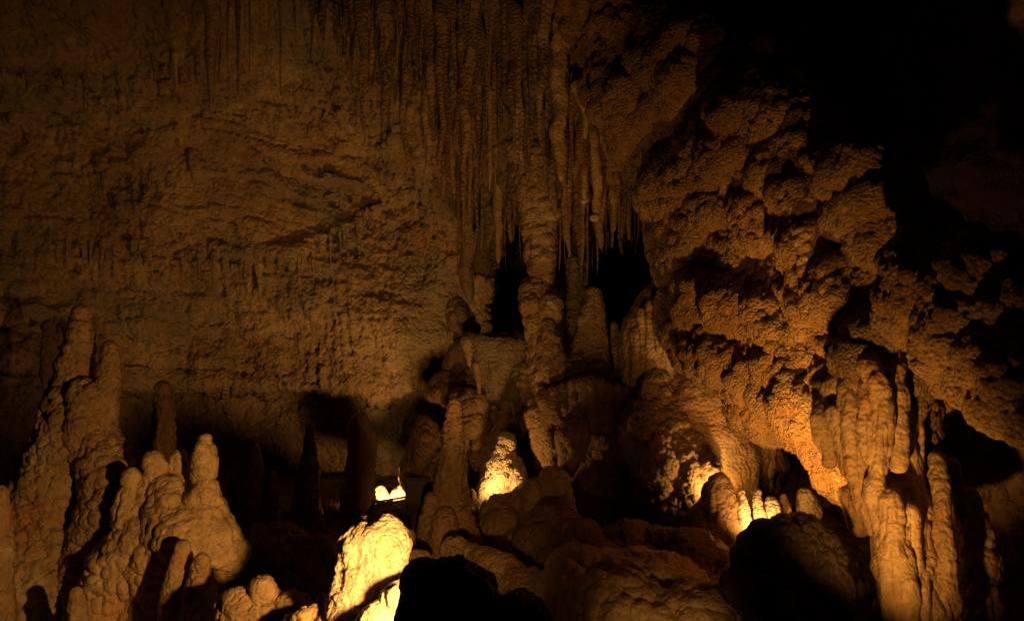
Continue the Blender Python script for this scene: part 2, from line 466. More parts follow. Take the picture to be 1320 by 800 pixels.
def build_wall():
    st = 2.75
    us = np.arange(-230, 1120, st); vs = np.arange(-200, 760, st)
    U, W = np.meshgrid(us, vs); nu, nv = len(us), len(vs)
    U = U.ravel(); W = W.ravel()
    D = wall_depth(U, W)
    q0 = np.stack([U / 60, W / 60, np.zeros_like(U)], 1)
    wx = U + 16 * fbm(q0, 4, 3) ; wy = W + 14 * fbm(q0 + 50, 4, 4)
    # bedding ledges: rock above the line stands proud of rock below
    ledges = [([(-230, 55), (0, 80), (120, 95), (240, 60)], -230, 250, 0.35, 60),
              ([(-230, 190), (0, 208), (100, 222), (200, 205)], -230, 210, 0.30, 60),
              ([(130, 175), (230, 150), (330, 125), (420, 120)], 150, 400, 0.16, 40),
              ([(300, 178), (380, 205), (470, 222), (560, 240)], 290, 570, 0.30, 26),
              ([(310, 195), (400, 228), (500, 250), (600, 262)], 320, 600, 0.25, 22),
              ([(230, 228), (300, 222), (380, 245), (440, 262)], 225, 450, 0.14, 18),
              ([(-230, 130), (0, 140), (90, 128), (180, 150)], -230, 200, 0.18, 40),
              ([(60, 262), (150, 268), (250, 280), (330, 275)], 60, 340, 0.16, 22),
              ([(0, 350), (100, 358), (200, 372), (300, 365)], -60, 310, 0.14, 22),
              ([(330, 160), (420, 178), (500, 215)], 320, 520, 0.14, 14),
              ([(260, 400), (330, 396), (400, 410)], 230, 420, 0.12, 16),
              ([(420, 250), (500, 285), (600, 300)], 400, 620, 0.12, 14),
              ([(40, 300), (120, 308), (200, 322), (270, 300)], 40, 280, 0.16, 25),
              ([(180, 330), (300, 335), (370, 330), (420, 305), (500, 262), (560, 250)], 200, 560, 0.34, 40),
              ([(180, 440), (260, 425), (330, 432), (400, 440)], 180, 400, 0.18, 25),
              ([(180, 470), (260, 466), (330, 470), (390, 500)], 180, 400, 0.25, 30),
              ([(-230, 420), (0, 412), (60, 408), (110, 420)], -230, 120, 0.7, 60),
              ([(-230, 500), (0, 470), (90, 480), (150, 500), (400, 505), (500, 520), (560, 480)], -230, 560, 0.5, 70)]
    for pts, a, b, amp, fall in ledges:
        dy = wy - pline(wx, pts)
        if b > 400 and amp < 0.5: amp *= 1.05
        win = sstep(a, a + 50, wx) * (1 - sstep(b - 50, b, wx))
        D += win * amp * sstep(-1.5, 5, dy) * np.exp(-np.clip(dy, 0, None) / fall)
        D -= win * amp * 0.35 * sstep(-fall * 0.6, -2, dy) * (dy < 0)
        D -= win * amp * 0.35 * (dy >= 0) * (1 - sstep(0, 5, dy))
    band = sstep(150, 260, wx) * (1 - sstep(500, 580, wx)) * sstep(110, 160, wy) * (1 - sstep(300, 340, wy))
    sl = (W + 9 * fbm(np.stack([U / 90, W / 40, U * 0], 1), 4, 9) - 0.25 * (U - 300) - 0.0003 * (U - 300) ** 2) / 13.0
    fr = sl - np.floor(sl); amp_s = 0.5 + 0.5 * perlin(np.stack([np.floor(sl) * 7.3, U / 120, U * 0], 1), 15)
    D += band * 0.11 * np.clip(amp_s, 0, 1) * (0.5 - np.minimum(fr * 1.1, 6 * (1 - fr)))
    band2 = (1 - band) * (1 - sstep(380, 460, wx)) * sstep(60, 120, wy) * (1 - sstep(480, 520, wy))
    sl = (wy - 0.05 * wx) / 21.0; fr = sl - np.floor(sl)
    D += band2 * 0.04 * (0.5 - np.minimum(fr * 1.1, 7 * (1 - fr)))
    # openings into the dark passages beyond
    def hole(poly_l, poly_r, y0, y1, depth, soft=5):
        l = pline(wy, poly_l); r = pline(wy, poly_r)
        m = sstep(-soft, soft, wx - l) * sstep(-soft, soft, r - wx) * sstep(y0 - soft, y0 + soft, wy) * (1 - sstep(y1 - soft, y1 + soft, wy))
        return m * depth
    D += hole([(250, 770), (320, 762), (420, 770)], [(250, 860), (330, 850), (420, 820)], 262, 425, 7)
    D += hole([(260, 664), (320, 650), (400, 632)], [(260, 692), (400, 694)], 262, 430, 7)
    D += hole([(70, 742), (100, 742)], [(70, 775), (100, 780)], 72, 94, 1.5, 3)
    X = (U - 660) / F * D; Z = CZ + (400 - W) / F * D
    V = np.stack([X, D, Z], 1)
    i = (np.arange(nv - 1)[:, None] * nu + np.arange(nu - 1)[None, :]).ravel()
    Q = np.stack([i, i + 1, i + nu + 1, i + nu], 1)
    n = vnormals(V, Q)
    if n[:, 1].mean() > 0: n = -n
    # large lumps
    V = V + n * (0.22 * fbm(V * 0.55, 3, 11) + 0.13 * fbm(V * 1.6, 3, 12))[:, None]
    n = vnormals(V, Q); n = -n if n[:, 1].mean() > 0 else n
    flut = np.clip(sstep(340, 470, wx) * (1 - sstep(150, 260, wy)) + 0.55 * sstep(470, 560, wx) * (1 - sstep(330, 430, wy)) + 0.35 * (1 - sstep(60, 190, wy)), 0, 1)
    rough = np.clip(sstep(360, 440, wx) * sstep(270, 330, wy) + 0.6 * sstep(330, 420, wy), 0, 1)
    smoothz = sstep(180, 260, wx) * (1 - sstep(440, 520, wx)) * sstep(140, 180, wy) * (1 - sstep(305, 335, wy))
    calm = 1 - 0.5 * (1 - sstep(300, 420, wx))
    grn = np.exp(-(((wx - 545) / 45) ** 2 + ((wy - 400) / 90) ** 2))
    q = V * np.array([5.0, 2.0, 0.55]) + 0.5 * np.stack([perlin(V * 1.1 + k * 5, 30 + k) for k in range(3)], 1)
    d = flut * (0.15 * (ridged(q, 3, 21) - 0.3) + 0.28 * (ridged(q * np.array([0.4, 0.6, 0.7]), 2, 25) - 0.3))
    d += (1 - 0.6 * flut) * (1 - 0.7 * smoothz) * 0.055 * fbm(V * np.array([1.2, 1.2, 6]) , 4, 22, 0.6)
    d += calm * (1 - flut) * (1 - 0.6 * smoothz) * 0.07 * (ridged(V * np.array([5.5, 2, 0.9]) + 0.4 * np.stack([perlin(V * 1.5 + k * 5, 64 + k) for k in range(3)], 1), 2, 26) - 0.4)
    s1, s2 = worley(V * np.array([2.6, 1.2, 1.1]) + 0.3 * np.stack([perlin(V * 2 + k * 5, 44 + k) for k in range(3)], 1), 47)
    d -= (1 - sstep(0.06, 0.24, s1)) * 0.12 * (1 - rough * 0.6) * (1 - 0.85 * smoothz)
    V = V + n * d[:, None]
    f1, f2 = worley(V * np.array([5.5, 3.0, 8.5]) + 0.7 * np.stack([perlin(V * 3 + k * 5, 40 + k) for k in range(3)], 1), 50)
    d = rough * (1 - 0.6 * grn) * 0.14 * (np.clip(f2 - f1, 0, 0.6) - 0.25)
    f1b, f2b = worley(V * np.array([9, 6, 12]), 55)
    d += (0.05 * calm + 0.045 * rough) * (1 - 0.6 * smoothz) * (np.clip(f2b - f1b, 0, 0.5) - 0.2)
    d += (1 - 0.75 * smoothz) * calm * 0.06 * ridged(V * np.array([3, 3, 5]), 4, 23, 0.65)
    d += (1 - 0.8 * smoothz) * (1 - rough) * 0.06 * ridged(V * np.array([8, 3, 2.2]), 3, 24, 0.6)
    V = V + n * d[:, None]
    global WALL
    WALL = (us[0], vs[0], st, nu, nv, V[:, 1].reshape(nv, nu).copy())
    me = mesh_from('cave_wall', V, Q[:, ::-1], M_wall)
    tag(add('cave_wall', me), kind='structure')
build_wall()

# ------------------------------------------------------------------ cave floor
def build_floor():
    xs = np.arange(-12, 12, 0.085); ys = np.arange(2.2, 19, 0.085)
    X, Y = np.meshgrid(xs, ys); nu, nv = len(xs), len(ys)
    X = X.ravel(); Y = Y.ravel()
    p = np.stack([X, Y, np.zeros_like(X)], 1)
    z = -1.95 + 0.35 * fbm(p * 0.45, 3, 61) + 0.14 * fbm(p * 1.6, 4, 62) + 0.05 * ridged(p * 4, 3, 63)
    pc = popcorn(p * 3.0, 64); z += 0.05 * pc
    V = np.stack([X, Y, z], 1)
    i = (np.arange(nv - 1)[:, None] * nu + np.arange(nu - 1)[None, :]).ravel()
    Q = np.stack([i, i + 1, i + nu + 1, i + nu], 1)
    tag(add('cave_floor', mesh_from('cave_floor', V, Q, M_brown)), kind='structure')
build_floor()

# ------------------------------------------------------------------ right-hand ceiling in the dark
def build_ceiling():
    st = 5.0
    us = np.arange(760, 1560, st); vs = np.arange(-260, 420, st)
    U, W = np.meshgrid(us, vs); nu, nv = len(us), len(vs)
    U = U.ravel(); W = W.ravel()
    edge = pline(U, [(760, 40), (900, 170), (1000, 260), (1200, 350), (1560, 420)])
    D = 15.5 - (U - 760) / 640 * 6.0 + (W - 100) / 400 * 1.5
    D = np.clip(D, 4, 16) + 2.5 * sstep(-20, 60, W - edge)
    V = np.stack([(U - 660) / F * D, D, CZ + (400 - W) / F * D], 1)
    i = (np.arange(nv - 1)[:, None] * nu + np.arange(nu - 1)[None, :]).ravel()
    Q = np.stack([i, i + 1, i + nu + 1, i + nu], 1)
    n = vnormals(V, Q); n = -n if n[:, 1].mean() > 0 else n
    V = V + n * (0.6 * fbm(V * 0.8, 3, 71) + 0.22 * ridged(V * 2.2, 4, 72) + 0.1 * popcorn(V * 3.5, 73))[:, None]
    tag(add('cave_ceiling', mesh_from('cave_ceiling', V, Q[:, ::-1], M_brown)), kind='structure')
build_ceiling()

# ------------------------------------------------------------------ popcorn-covered overhang on the right
def in_poly(x, y, poly):
    c = False; j = len(poly) - 1
    for i in range(len(poly)):
        xi, yi = poly[i]; xj, yj = poly[j]
        if (yi > y) != (yj > y) and x < (xj - xi) * (y - yi) / (yj - yi) + xi: c = not c
        j = i
    return c
def fill(poly, depth, r, step, rnd, back=1.2, jit=0.35, part=None):
    out = []
    xs = [a for a, b in poly]; ys = [b for a, b in poly]
    y = min(ys)
    while y <= max(ys):
        x = min(xs)
        while x <= max(xs):
            a = x + rnd.uniform(-jit, jit) * step; b = y + rnd.uniform(-jit, jit) * step
            if in_poly(a, b, poly):
                Y = depth(a, b) + rnd.uniform(-0.25, 0.3)
                rr = r * rnd.uniform(0.75, 1.2)
                out.append(B(a, b, Y, rr, rr * rnd.uniform(.8, 1.1), rr * back, part=part))
            x += step
        y += step
    return out

rnd = random.Random(5)
def dep_over(a, b):   # farther at the left, nearer at the right
    return 11.6 - (a - 860) / 260 * 3.2 - max(0, 330 - b) / 400 * 1.0
over = fill([(740, -40), (840, 0), (920, 90), (1010, 150), (1110, 225), (1165, 330), (1165, 470), (1150, 590), (1108, 615), (1075, 575), (1022, 528), (985, 522), (958, 485), (905, 435), (898, 385), (905, 330), (866, 275), (838, 200), (790, 110)],
            dep_over, 36, 24, rnd, 1.3, 0.25)
for (a, b, r) in [(965, 330, 36), (985, 365, 28), (925, 350, 22), (1010, 400, 30), (1075, 380, 30), (1100, 440, 34), (1040, 455, 26), (1020, 295, 24), (1060, 262, 30), (905, 425, 18),
                  (1010, 505, 34), (1060, 520, 30), (960, 465, 28), (880, 290, 22), (1120, 520, 34), (1092, 612, 16), (1010, 535, 12), (1005, 225, 24), (1060, 215, 24), (900, 240, 16)]:
    over.append(B(a, b, dep_over(a, b) - 0.15, r, r * .8, r))
over.append(T((868, 280, 11.6, 18), (858, 320, 11.6, 13), (866, 380, 11.4, 16), (884, 430, 11.2, 20)))
over += fill([(1100, 250), (1180, 300), (1260, 350), (1420, 420), (1420, 500), (1250, 500), (1160, 480)], lambda a, b: 8.8 - (a - 1100) / 250, 44, 34, rnd, 1.0)  # dim rock behind the slab, extended to keep lamp light off the ceiling
over += fill([(1140, 400), (1190, 420), (1230, 520), (1150, 560)], lambda a, b: 8.2, 24, 24, rnd, 1.0)
over += [B(1150, 440, 8.0, 32), B(1118, 462, 7.9, 26), B(1190, 480, 8.1, 28), B(1085, 500, 7.95, 26), B(1165, 510, 8.1, 28), B(1130, 440, 7.6, 20), B(1105, 470, 7.6, 18), B(1160, 455, 7.65, 20)]
def DD(a, b, r, d): return (a, b, dep_over(a, b) - .3, r, d)
formation('overhang', over, M_red, 0.0195,
          'massive rough overhang of knobbly cave coral sloping down to the right column', 'rock overhang',
          disp=(d_lump(0.22, 1.1, 3), d_dent(DD(850, 185, 34, 1.9), DD(905, 345, 20, 1.3), DD(1015, 410, 16, .5), DD(1048, 345, 14, .8), DD(935, 300, 22, .7), DD(1020, 245, 26, .5), DD(960, 235, 30, .9), DD(945, 430, 24, .9), DD(765, 84, 14, 1.2), DD(900, 130, 26, 1.0), DD(1105, 345, 20, .9),
                                             DD(1110, 395, 22, .9), DD(975, 500, 20, .5), DD(890, 440, 16, .3), DD(1090, 300, 18, .5), DD(1000, 440, 18, .35)),
                d_lump(0.09, 2.6, 5), d_pop(0.03, 4.8, 4), d_rough(0.11, 3.2, 6), d_pop(0.065, 11, 5), d_pop(0.034, 22, 8), d_rough(0.014, 30, 9)), smooth=8)

# pale stalactites on the overhang
over_stal = [
    ([(925, 205, 9.9, 12), (930, 225, 9.9, 10), (938, 262, 9.9, 5)], 'pale tapering stalactite high on the overhang beside the dark cavity'),
    ([(1037, 300, 8.5, 13), (1038, 335, 8.5, 11), (1040, 372, 8.5, 5)], 'pale pointed stalactite in the middle of the knobbly overhang'),
    ([(1055, 305, 8.5, 15), (1053, 345, 8.5, 14), (1052, 385, 8.5, 17)], 'stubby ribbed column just right of the pale stalactite on the overhang'),
]
for pts, lab in over_stal:
    formation('stalactite', [T(*pts)], M_tan, 0.018, lab, 'stalactite', disp=(d_lump(0.03, 5, 8), d_ring(0.02, 26, 3), d_rough(0.008, 20, 2)))

# near slab at the far right
slab = fill([(1170, 345), (1190, 325), (1265, 325), (1330, 365), (1420, 380), (1420, 550), (1330, 560), (1295, 540), (1265, 500), (1235, 485), (1212, 450), (1183, 400)],
            lambda a, b: 6.6 - (a - 1160) / 160 * 0.9, 34, 24, rnd, 1.3)
for (a, b, r) in [(1215, 370, 30), (1250, 345, 26), (1190, 350, 14), (1240, 410, 32), (1290, 400, 26), (1280, 460, 34), (1250, 480, 20), (1310, 520, 28), (1205, 420, 16), (1222, 455, 15)]:
    slab.append(B(a, b, 6.35 - (a - 1160) / 160 * 0.9, r, r * .9, r))
formation('hanging_slab', slab, M_red, 0.0125,
          'nearer knobbly slab of rock hanging at the right edge of the cave', 'rock slab',
          disp=(d_lump(0.11, 1.8, 13), d_lump(0.06, 4, 13), d_pop(0.03, 7.5, 14), d_rough(0.07, 4.5, 6), d_pop(0.042, 14, 15), d_pop(0.018, 30, 8)), smooth=8)

# the big column at right
column = [
    T((1146, 420, 7.9, 26), (1150, 460, 7.7, 30), (1152, 540, 7.6, 34), (1154, 600, 7.5, 34), (1161, 660, 7.3, 38), (1174, 730, 7.15, 43), (1186, 800, 7.05, 50), (1194, 880, 7.1, 50)),
    T((1130, 610, 7.15, 11), (1132, 650, 7.1, 11), (1142, 710, 7.0, 12), (1154, 770, 6.9, 13), (1162, 870, 6.85, 14), part='rib'),
    T((1148, 640, 7.0, 13), (1152, 690, 6.95, 12), (1166, 750, 6.85, 12), (1172, 870, 6.8, 15), part='rib#2'),
    T((1168, 660, 7.0, 11), (1176, 720, 6.95, 11), (1186, 780, 6.85, 12), (1190, 870, 6.8, 14), part='rib#3'),
    T((1186, 680, 7.05, 9), (1198, 740, 7.0, 10), (1206, 800, 6.9, 11), (1208, 870, 6.85, 13), part='rib#4'),
    T((1112, 448, 7.55, 12), (1117, 468, 7.3, 12), (1130, 492, 7.15, 10), (1138, 540, 7.1, 10), (1134, 600, 7.1, 12), (1130, 640, 7.1, 13), part='rib#5'),
    T((1124, 450, 7.6, 9), (1120, 480, 7.35, 9), (1117, 530, 7.2, 8), (1120, 590, 7.15, 9), part='rib#6'),
    T((1152, 446, 7.6, 10), (1155, 480, 7.3, 10), (1158, 540, 7.2, 9), (1158, 600, 7.15, 11), part='rib#7'),
    T((1094, 470, 7.75, 14), (1096, 500, 7.45, 14), (1098, 560, 7.35, 14), (1102, 612, 7.3, 11), part='pipe'),
    T((1076, 530, 7.5, 10), (1084, 570, 7.45, 9), (1092, 604, 7.4, 7), part='pipe#2'),
    T((1062, 505, 7.9, 12), (1060, 530, 7.65, 10), (1063, 560, 7.6, 10), (1067, 594, 7.55, 8), part='pipe#3'),
    T((1080, 500, 7.7, 22), (1072, 520, 7.75, 16), part='pipe#3'),
    T((1108, 600, 7.35, 15), (1115, 640, 7.35, 13), (1126, 680, 7.25, 9), part='pipe#4'),
    T((1100, 640, 7.6, 14), (1108, 680, 7.6, 10), part='pipe#4'),
]
formation('rock_column', column, M_pale, 0.014,
          'thick pale fluted column running down from the overhang to the bottom right edge', 'column',
          disp=(d_lump(0.05, 2.5, 23), d_flute(0.045, 9, 24, 0.10), d_rough(0.018, 4, 25), d_pop(0.008, 14, 26), d_rough(0.007, 22, 6)), smooth=3)
formation('rock_column', [T((1208, 590, 7.3, 12), (1214, 640, 7.1, 12), (1216, 700, 7.0, 13), (1222, 760, 6.9, 14), (1226, 850, 6.9, 18)),
                          T((1225, 600, 7.4, 12), (1236, 640, 7.4, 8), (1238, 670, 7.4, 4))], M_tan, 0.014,
          'slender column standing free just right of the thick fluted one', 'column',
          disp=(d_lump(0.03, 4, 33), d_ring(0.012, 18, 4), d_rough(0.01, 14, 6)), smooth=5)
formation('rock_column', [T((1248, 640, 7.6, 14), (1258, 700, 7.5, 22), (1262, 770, 7.4, 26), (1265, 860, 7.4, 30))], M_tan, 0.016,
          'blunt dim pillar with scalloped edge behind the slender column', 'column',
          disp=(d_lump(0.05, 4, 43), d_pop(0.05, 7, 4), d_rough(0.01, 14, 6)), smooth=5)
formation('rock_column', [T((1240, 500, 8.2, 18), (1244, 530, 8.2, 16), (1240, 552, 8.2, 10))], M_brown, 0.02,
          'short blunt knob hanging in shadow under the near slab', 'rock knob',
          disp=(d_lump(0.05, 4, 53), d_pop(0.04, 9, 4)))
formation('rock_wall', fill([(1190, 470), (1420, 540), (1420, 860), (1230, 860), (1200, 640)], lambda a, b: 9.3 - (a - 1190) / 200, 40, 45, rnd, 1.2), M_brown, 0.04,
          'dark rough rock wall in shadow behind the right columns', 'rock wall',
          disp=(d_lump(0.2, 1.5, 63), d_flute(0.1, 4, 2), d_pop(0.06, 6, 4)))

# ------------------------------------------------------------------ formations of the left foreground
LP = (d_lump(0.05, 2.5, 103), d_pop(0.06, 8.5, 104), d_pop(0.024, 20, 105), d_rough(0.008, 25, 6))
ztop = P(0, 500, 8.6)[2]; zlow = P(0, 560, 8.6)[2]
def popmask(z0, z1): return mask_below(z0, z1)
formation('stalagmite', [
    T((105, 404, 8.7, 8), (104, 425, 8.7, 13), (99, 470, 8.7, 19), (92, 515, 8.7, 25), part='tip'),
    T((90, 520, 8.7, 26), (82, 565, 8.6, 30), (72, 610, 8.6, 38), (60, 660, 8.6, 52), part='shaft'),
    T((58, 665, 8.6, 56), (45, 730, 8.5, 72), (40, 800, 8.4, 85), (40, 880, 8.4, 95), part='base'),
    T((110, 500, 8.5, 10), (112, 535, 8.5, 13), (104, 580, 8.5, 16), part='shaft')],
    M_tan, 0.018, 'tallest stalagmite at far left, smooth tip above a knobbly spreading base', 'stalagmite',
    disp=(d_lump(0.05, 2.2, 103), d_ring(0.02, 20, 9), d_rough(0.04, 5, 7), d_pop(0.07, 11, 104, popmask(ztop - .3, ztop + .2)), d_pop(0.04, 20, 105, popmask(ztop - .3, ztop + .3)), d_rough(0.01, 25, 6)))
formation('stalagmite', [
    T((142, 450, 8.6, 8), (139, 480, 8.6, 13), (132, 520, 8.6, 16), (126, 560, 8.6, 20), part='shaft'),
    T((125, 562, 8.6, 22), (132, 590, 8.5, 26), (140, 640, 8.4, 28), (128, 700, 8.4, 34), (100, 800, 8.4, 40), part='base')],
    M_tan, 0.018, 'leaning stalagmite fused to the right flank of the tallest one', 'stalagmite',
    disp=(d_lump(0.04, 2.2, 113), d_ring(0.015, 22, 9), d_rough(0.04, 5, 7), d_pop(0.065, 12, 114, popmask(zlow - .2, zlow + .2)), d_pop(0.035, 22, 105, popmask(zlow - .2, zlow + .3)), d_rough(0.01, 25, 6)))
formation('stalagmite', [T((210, 498, 10.2, 9), (212, 530, 10.2, 13), (208, 575, 10.2, 18), (200, 640, 10.2, 26), (195, 720, 10.2, 30))],
    M_brown, 0.02, 'reddish brown stalagmite rising in shade behind the knobbly mound', 'stalagmite',
    disp=(d_lump(0.04, 3, 123), d_ring(0.02, 18, 9), d_rough(0.01, 14, 6)))
formation('stalagmite', [T((0, 634, 7.5, 9), (-2, 670, 7.5, 14), (-8, 740, 7.5, 24), (-10, 860, 7.5, 30))],
    M_tan, 0.018, 'stump of a stalagmite cut off by the left edge', 'stalagmite', disp=(d_lump(0.03, 3, 133), d_pop(0.03, 9, 9)))
mound = [
    T((264, 569, 8.0, 8), (262, 586, 8.0, 13), (263, 600, 8.0, 12), part='knob'),
    T((261, 604, 8.0, 14), (262, 622, 8.0, 12), (265, 634, 7.95, 16), (262, 660, 8.0, 24), part='knob'),
    T((198, 592, 8.1, 8), (200, 606, 8.1, 8), (197, 618, 8.1, 11), (190, 650, 8.1, 20), part='knob#2'),
    T((168, 612, 8.0, 8), (167, 626, 8.0, 8), (164, 640, 8.0, 12), (166, 670, 8.0, 20), part='knob#3'),
    T((232, 588, 8.25, 8), (230, 610, 8.2, 11), (224, 650, 8.2, 24), part='knob#4'),
    T((215, 640, 8.1, 28), (225, 680, 8.0, 42), (220, 720, 8.0, 40), part='body'),
    T((262, 650, 8.0, 26), (268, 690, 8.0, 38), (274, 708, 8.0, 36), part='body'), B(296, 712, 8.0, 17, 22, part='body'), T((240, 650, 8.1, 26), (236, 690, 7.9, 40), part='body'),
    T((180, 690, 8.0, 30), (158, 720, 8.0, 34), (150, 760, 8.0, 40), (130, 820, 8.0, 50), part='body'),
    T((200, 720, 7.9, 28), (190, 770, 8.0, 34), (190, 850, 8.0, 50), part='body'),
    T((281, 728, 7.95, 6), (281, 748, 7.95, 2.5), part='drip'), T((297, 722, 8.0, 6), (297, 738, 8.0, 2.5), part='drip#2'), T((268, 730, 7.9, 5), (268, 744, 7.9, 2), part='drip#3'),
]
formation('flowstone_mound', mound, M_pale, 0.014, 'broad knobbed flowstone mound with several rounded stubs, lit from the right', 'flowstone mound',
    disp=(d_lump(0.06, 3, 143), d_rough(0.03, 5, 7), d_ring(0.012, 24, 5), d_pop(0.045, 13, 144, popmask(P(0, 720, 8)[2], P(0, 670, 8)[2])), d_flute(0.025, 8, 4), d_rough(0.014, 18, 6)), smooth=5)
formation('stalagmite', [T((259, 722, 7.3, 8), (258, 745, 7.3, 13), (257, 780, 7.3, 22), (257, 860, 7.3, 30))], M_tan, 0.014,
    'small knobbly stalagmite standing in front of the flowstone mound, right one of a pair', 'stalagmite', disp=(d_lump(0.02, 4, 153), d_pop(0.04, 13, 9), d_rough(0.006, 22, 6)))
formation('stalagmite', [T((236, 704, 7.4, 10), (230, 730, 7.4, 13), (226, 770, 7.4, 20), (224, 860, 7.4, 26))], M_tan, 0.014,
    'smooth stub standing in front of the flowstone mound, left one of a pair', 'stalagmite', disp=(d_lump(0.02, 4, 163), d_rough(0.006, 22, 6)))
formation('stalagmite', [T((98, 764, 7.4, 7), (99, 785, 7.4, 12), (100, 850, 7.4, 22))], M_tan, 0.016,
    'low pointed stalagmite in the shade at the foot of the tallest one', 'stalagmite', disp=(d_lump(0.02, 4, 173), d_pop(0.02, 12, 9)))

# ------------------------------------------------------------------ dim formations in the middle distance at left
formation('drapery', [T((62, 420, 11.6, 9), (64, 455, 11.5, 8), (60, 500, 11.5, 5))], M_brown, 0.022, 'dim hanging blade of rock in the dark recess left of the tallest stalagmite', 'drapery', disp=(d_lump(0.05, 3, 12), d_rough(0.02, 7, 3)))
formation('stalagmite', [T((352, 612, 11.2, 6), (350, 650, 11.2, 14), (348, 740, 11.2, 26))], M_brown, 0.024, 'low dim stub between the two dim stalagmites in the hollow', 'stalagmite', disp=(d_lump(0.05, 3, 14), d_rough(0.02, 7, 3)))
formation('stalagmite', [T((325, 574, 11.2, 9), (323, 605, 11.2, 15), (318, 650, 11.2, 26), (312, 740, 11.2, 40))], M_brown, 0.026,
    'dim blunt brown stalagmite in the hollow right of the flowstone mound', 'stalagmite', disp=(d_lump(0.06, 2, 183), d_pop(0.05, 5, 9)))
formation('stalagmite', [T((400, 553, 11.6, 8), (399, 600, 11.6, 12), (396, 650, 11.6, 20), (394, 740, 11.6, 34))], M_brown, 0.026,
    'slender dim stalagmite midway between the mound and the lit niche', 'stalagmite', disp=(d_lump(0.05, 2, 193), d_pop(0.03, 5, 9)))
formation('rock_column', [T((464, 545, 12.0, 11), (462, 580, 12.0, 16), (460, 620, 12.0, 18), (462, 680, 12.0, 24)),
                          T((476, 560, 12.1, 6), (476, 600, 12.1, 7), (474, 640, 12.0, 11))], M_tan, 0.024,
    'squat column beside the brightly lit niche', 'column', disp=(d_lump(0.06, 2, 203), d_flute(0.05, 4, 3), d_rough(0.01, 12, 6)))
formation('rock_bank', fill([(290, 700), (400, 715), (430, 730), (430, 800), (290, 800)], lambda a, b: 10.6 - (b - 650) / 100, 38, 30, rnd, 1.2), M_brown, 0.03,
    'dark bank of lumpy rock falling away left of the glowing boulder', 'rock bank', disp=(d_lump(0.3, 1.1, 213), d_rough(0.12, 2.2, 3), d_pop(0.06, 6, 9), d_rough(0.02, 9, 3)))

# ------------------------------------------------------------------ glowing boulders by the hidden lamp
def dstone(s): return (d_lump(0.07, 3, s), d_flute(0.03, 6, s + 1, 0.5), d_rough(0.05, 5, s + 2), d_rough(0.016, 16, s + 3))
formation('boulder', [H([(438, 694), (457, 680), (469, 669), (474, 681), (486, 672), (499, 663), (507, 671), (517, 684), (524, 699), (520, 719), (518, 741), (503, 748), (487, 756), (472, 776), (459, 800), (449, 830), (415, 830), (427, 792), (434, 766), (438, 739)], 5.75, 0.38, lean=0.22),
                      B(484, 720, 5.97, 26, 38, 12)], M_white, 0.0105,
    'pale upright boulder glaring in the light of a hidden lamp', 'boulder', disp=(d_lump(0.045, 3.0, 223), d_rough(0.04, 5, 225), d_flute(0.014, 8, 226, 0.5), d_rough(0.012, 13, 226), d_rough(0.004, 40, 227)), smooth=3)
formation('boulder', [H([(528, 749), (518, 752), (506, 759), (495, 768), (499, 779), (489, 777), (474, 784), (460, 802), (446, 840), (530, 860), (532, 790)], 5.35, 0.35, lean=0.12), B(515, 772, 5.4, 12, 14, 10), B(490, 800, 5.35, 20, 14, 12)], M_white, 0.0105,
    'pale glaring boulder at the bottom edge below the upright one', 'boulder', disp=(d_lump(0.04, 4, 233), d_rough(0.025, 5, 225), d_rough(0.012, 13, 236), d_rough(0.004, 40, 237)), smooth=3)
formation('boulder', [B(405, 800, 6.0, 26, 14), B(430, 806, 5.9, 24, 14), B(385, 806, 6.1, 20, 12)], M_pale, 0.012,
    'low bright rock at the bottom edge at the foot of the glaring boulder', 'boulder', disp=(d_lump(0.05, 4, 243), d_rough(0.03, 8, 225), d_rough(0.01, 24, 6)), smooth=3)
formation('stalagmite', [T((414, 768, 6.3, 5), (414, 785, 6.3, 8), (410, 820, 6.3, 15))], M_pale, 0.012,
    'small bright spike at the left foot of the glaring boulder', 'stalagmite', disp=(d_lump(0.02, 5, 243), d_rough(0.008, 20, 3)))
for (a, b, rx, ry, lab) in [(342, 762, 12, 11, 'rounded rock topping the heap at the bottom, left of the bright spike'),
                            (372, 785, 20, 13, 'lit rock low in the heap beside the bright spike'),
                            (308, 785, 22, 16, 'rough shaded rock at the left end of the heap'),
                            (340, 800, 26, 16, 'coarse rock at the bottom middle of the heap')]:
    formation('boulder', [B(a, b, 6.6, rx, ry), B(a + 6, b + 14, 6.7, rx * 1.1, ry)], M_tan, 0.014, lab, 'boulder',
        group='rocks heaped at the bottom left of the bright boulder', disp=(d_lump(0.06, 4, 253 + a), d_rough(0.06, 5, a), d_pop(0.035, 13, a), d_rough(0.015, 22, 6)))

formation('rock_bank', [T((370, 668, 12.9, 14), (410, 662, 12.9, 14), (450, 660, 12.95, 13), (484, 664, 12.9, 11)), T((360, 690, 12.9, 22), (450, 690, 12.9, 26))], M_brown, 0.025,  # added ridge, keeps niche lamp light off the lower wall
    'low added ridge of rock shading the lower wall left of the lit niche', 'rock ridge', disp=(d_lump(0.06, 2.5, 258), d_rough(0.04, 5, 3), d_rough(0.015, 14, 3)))
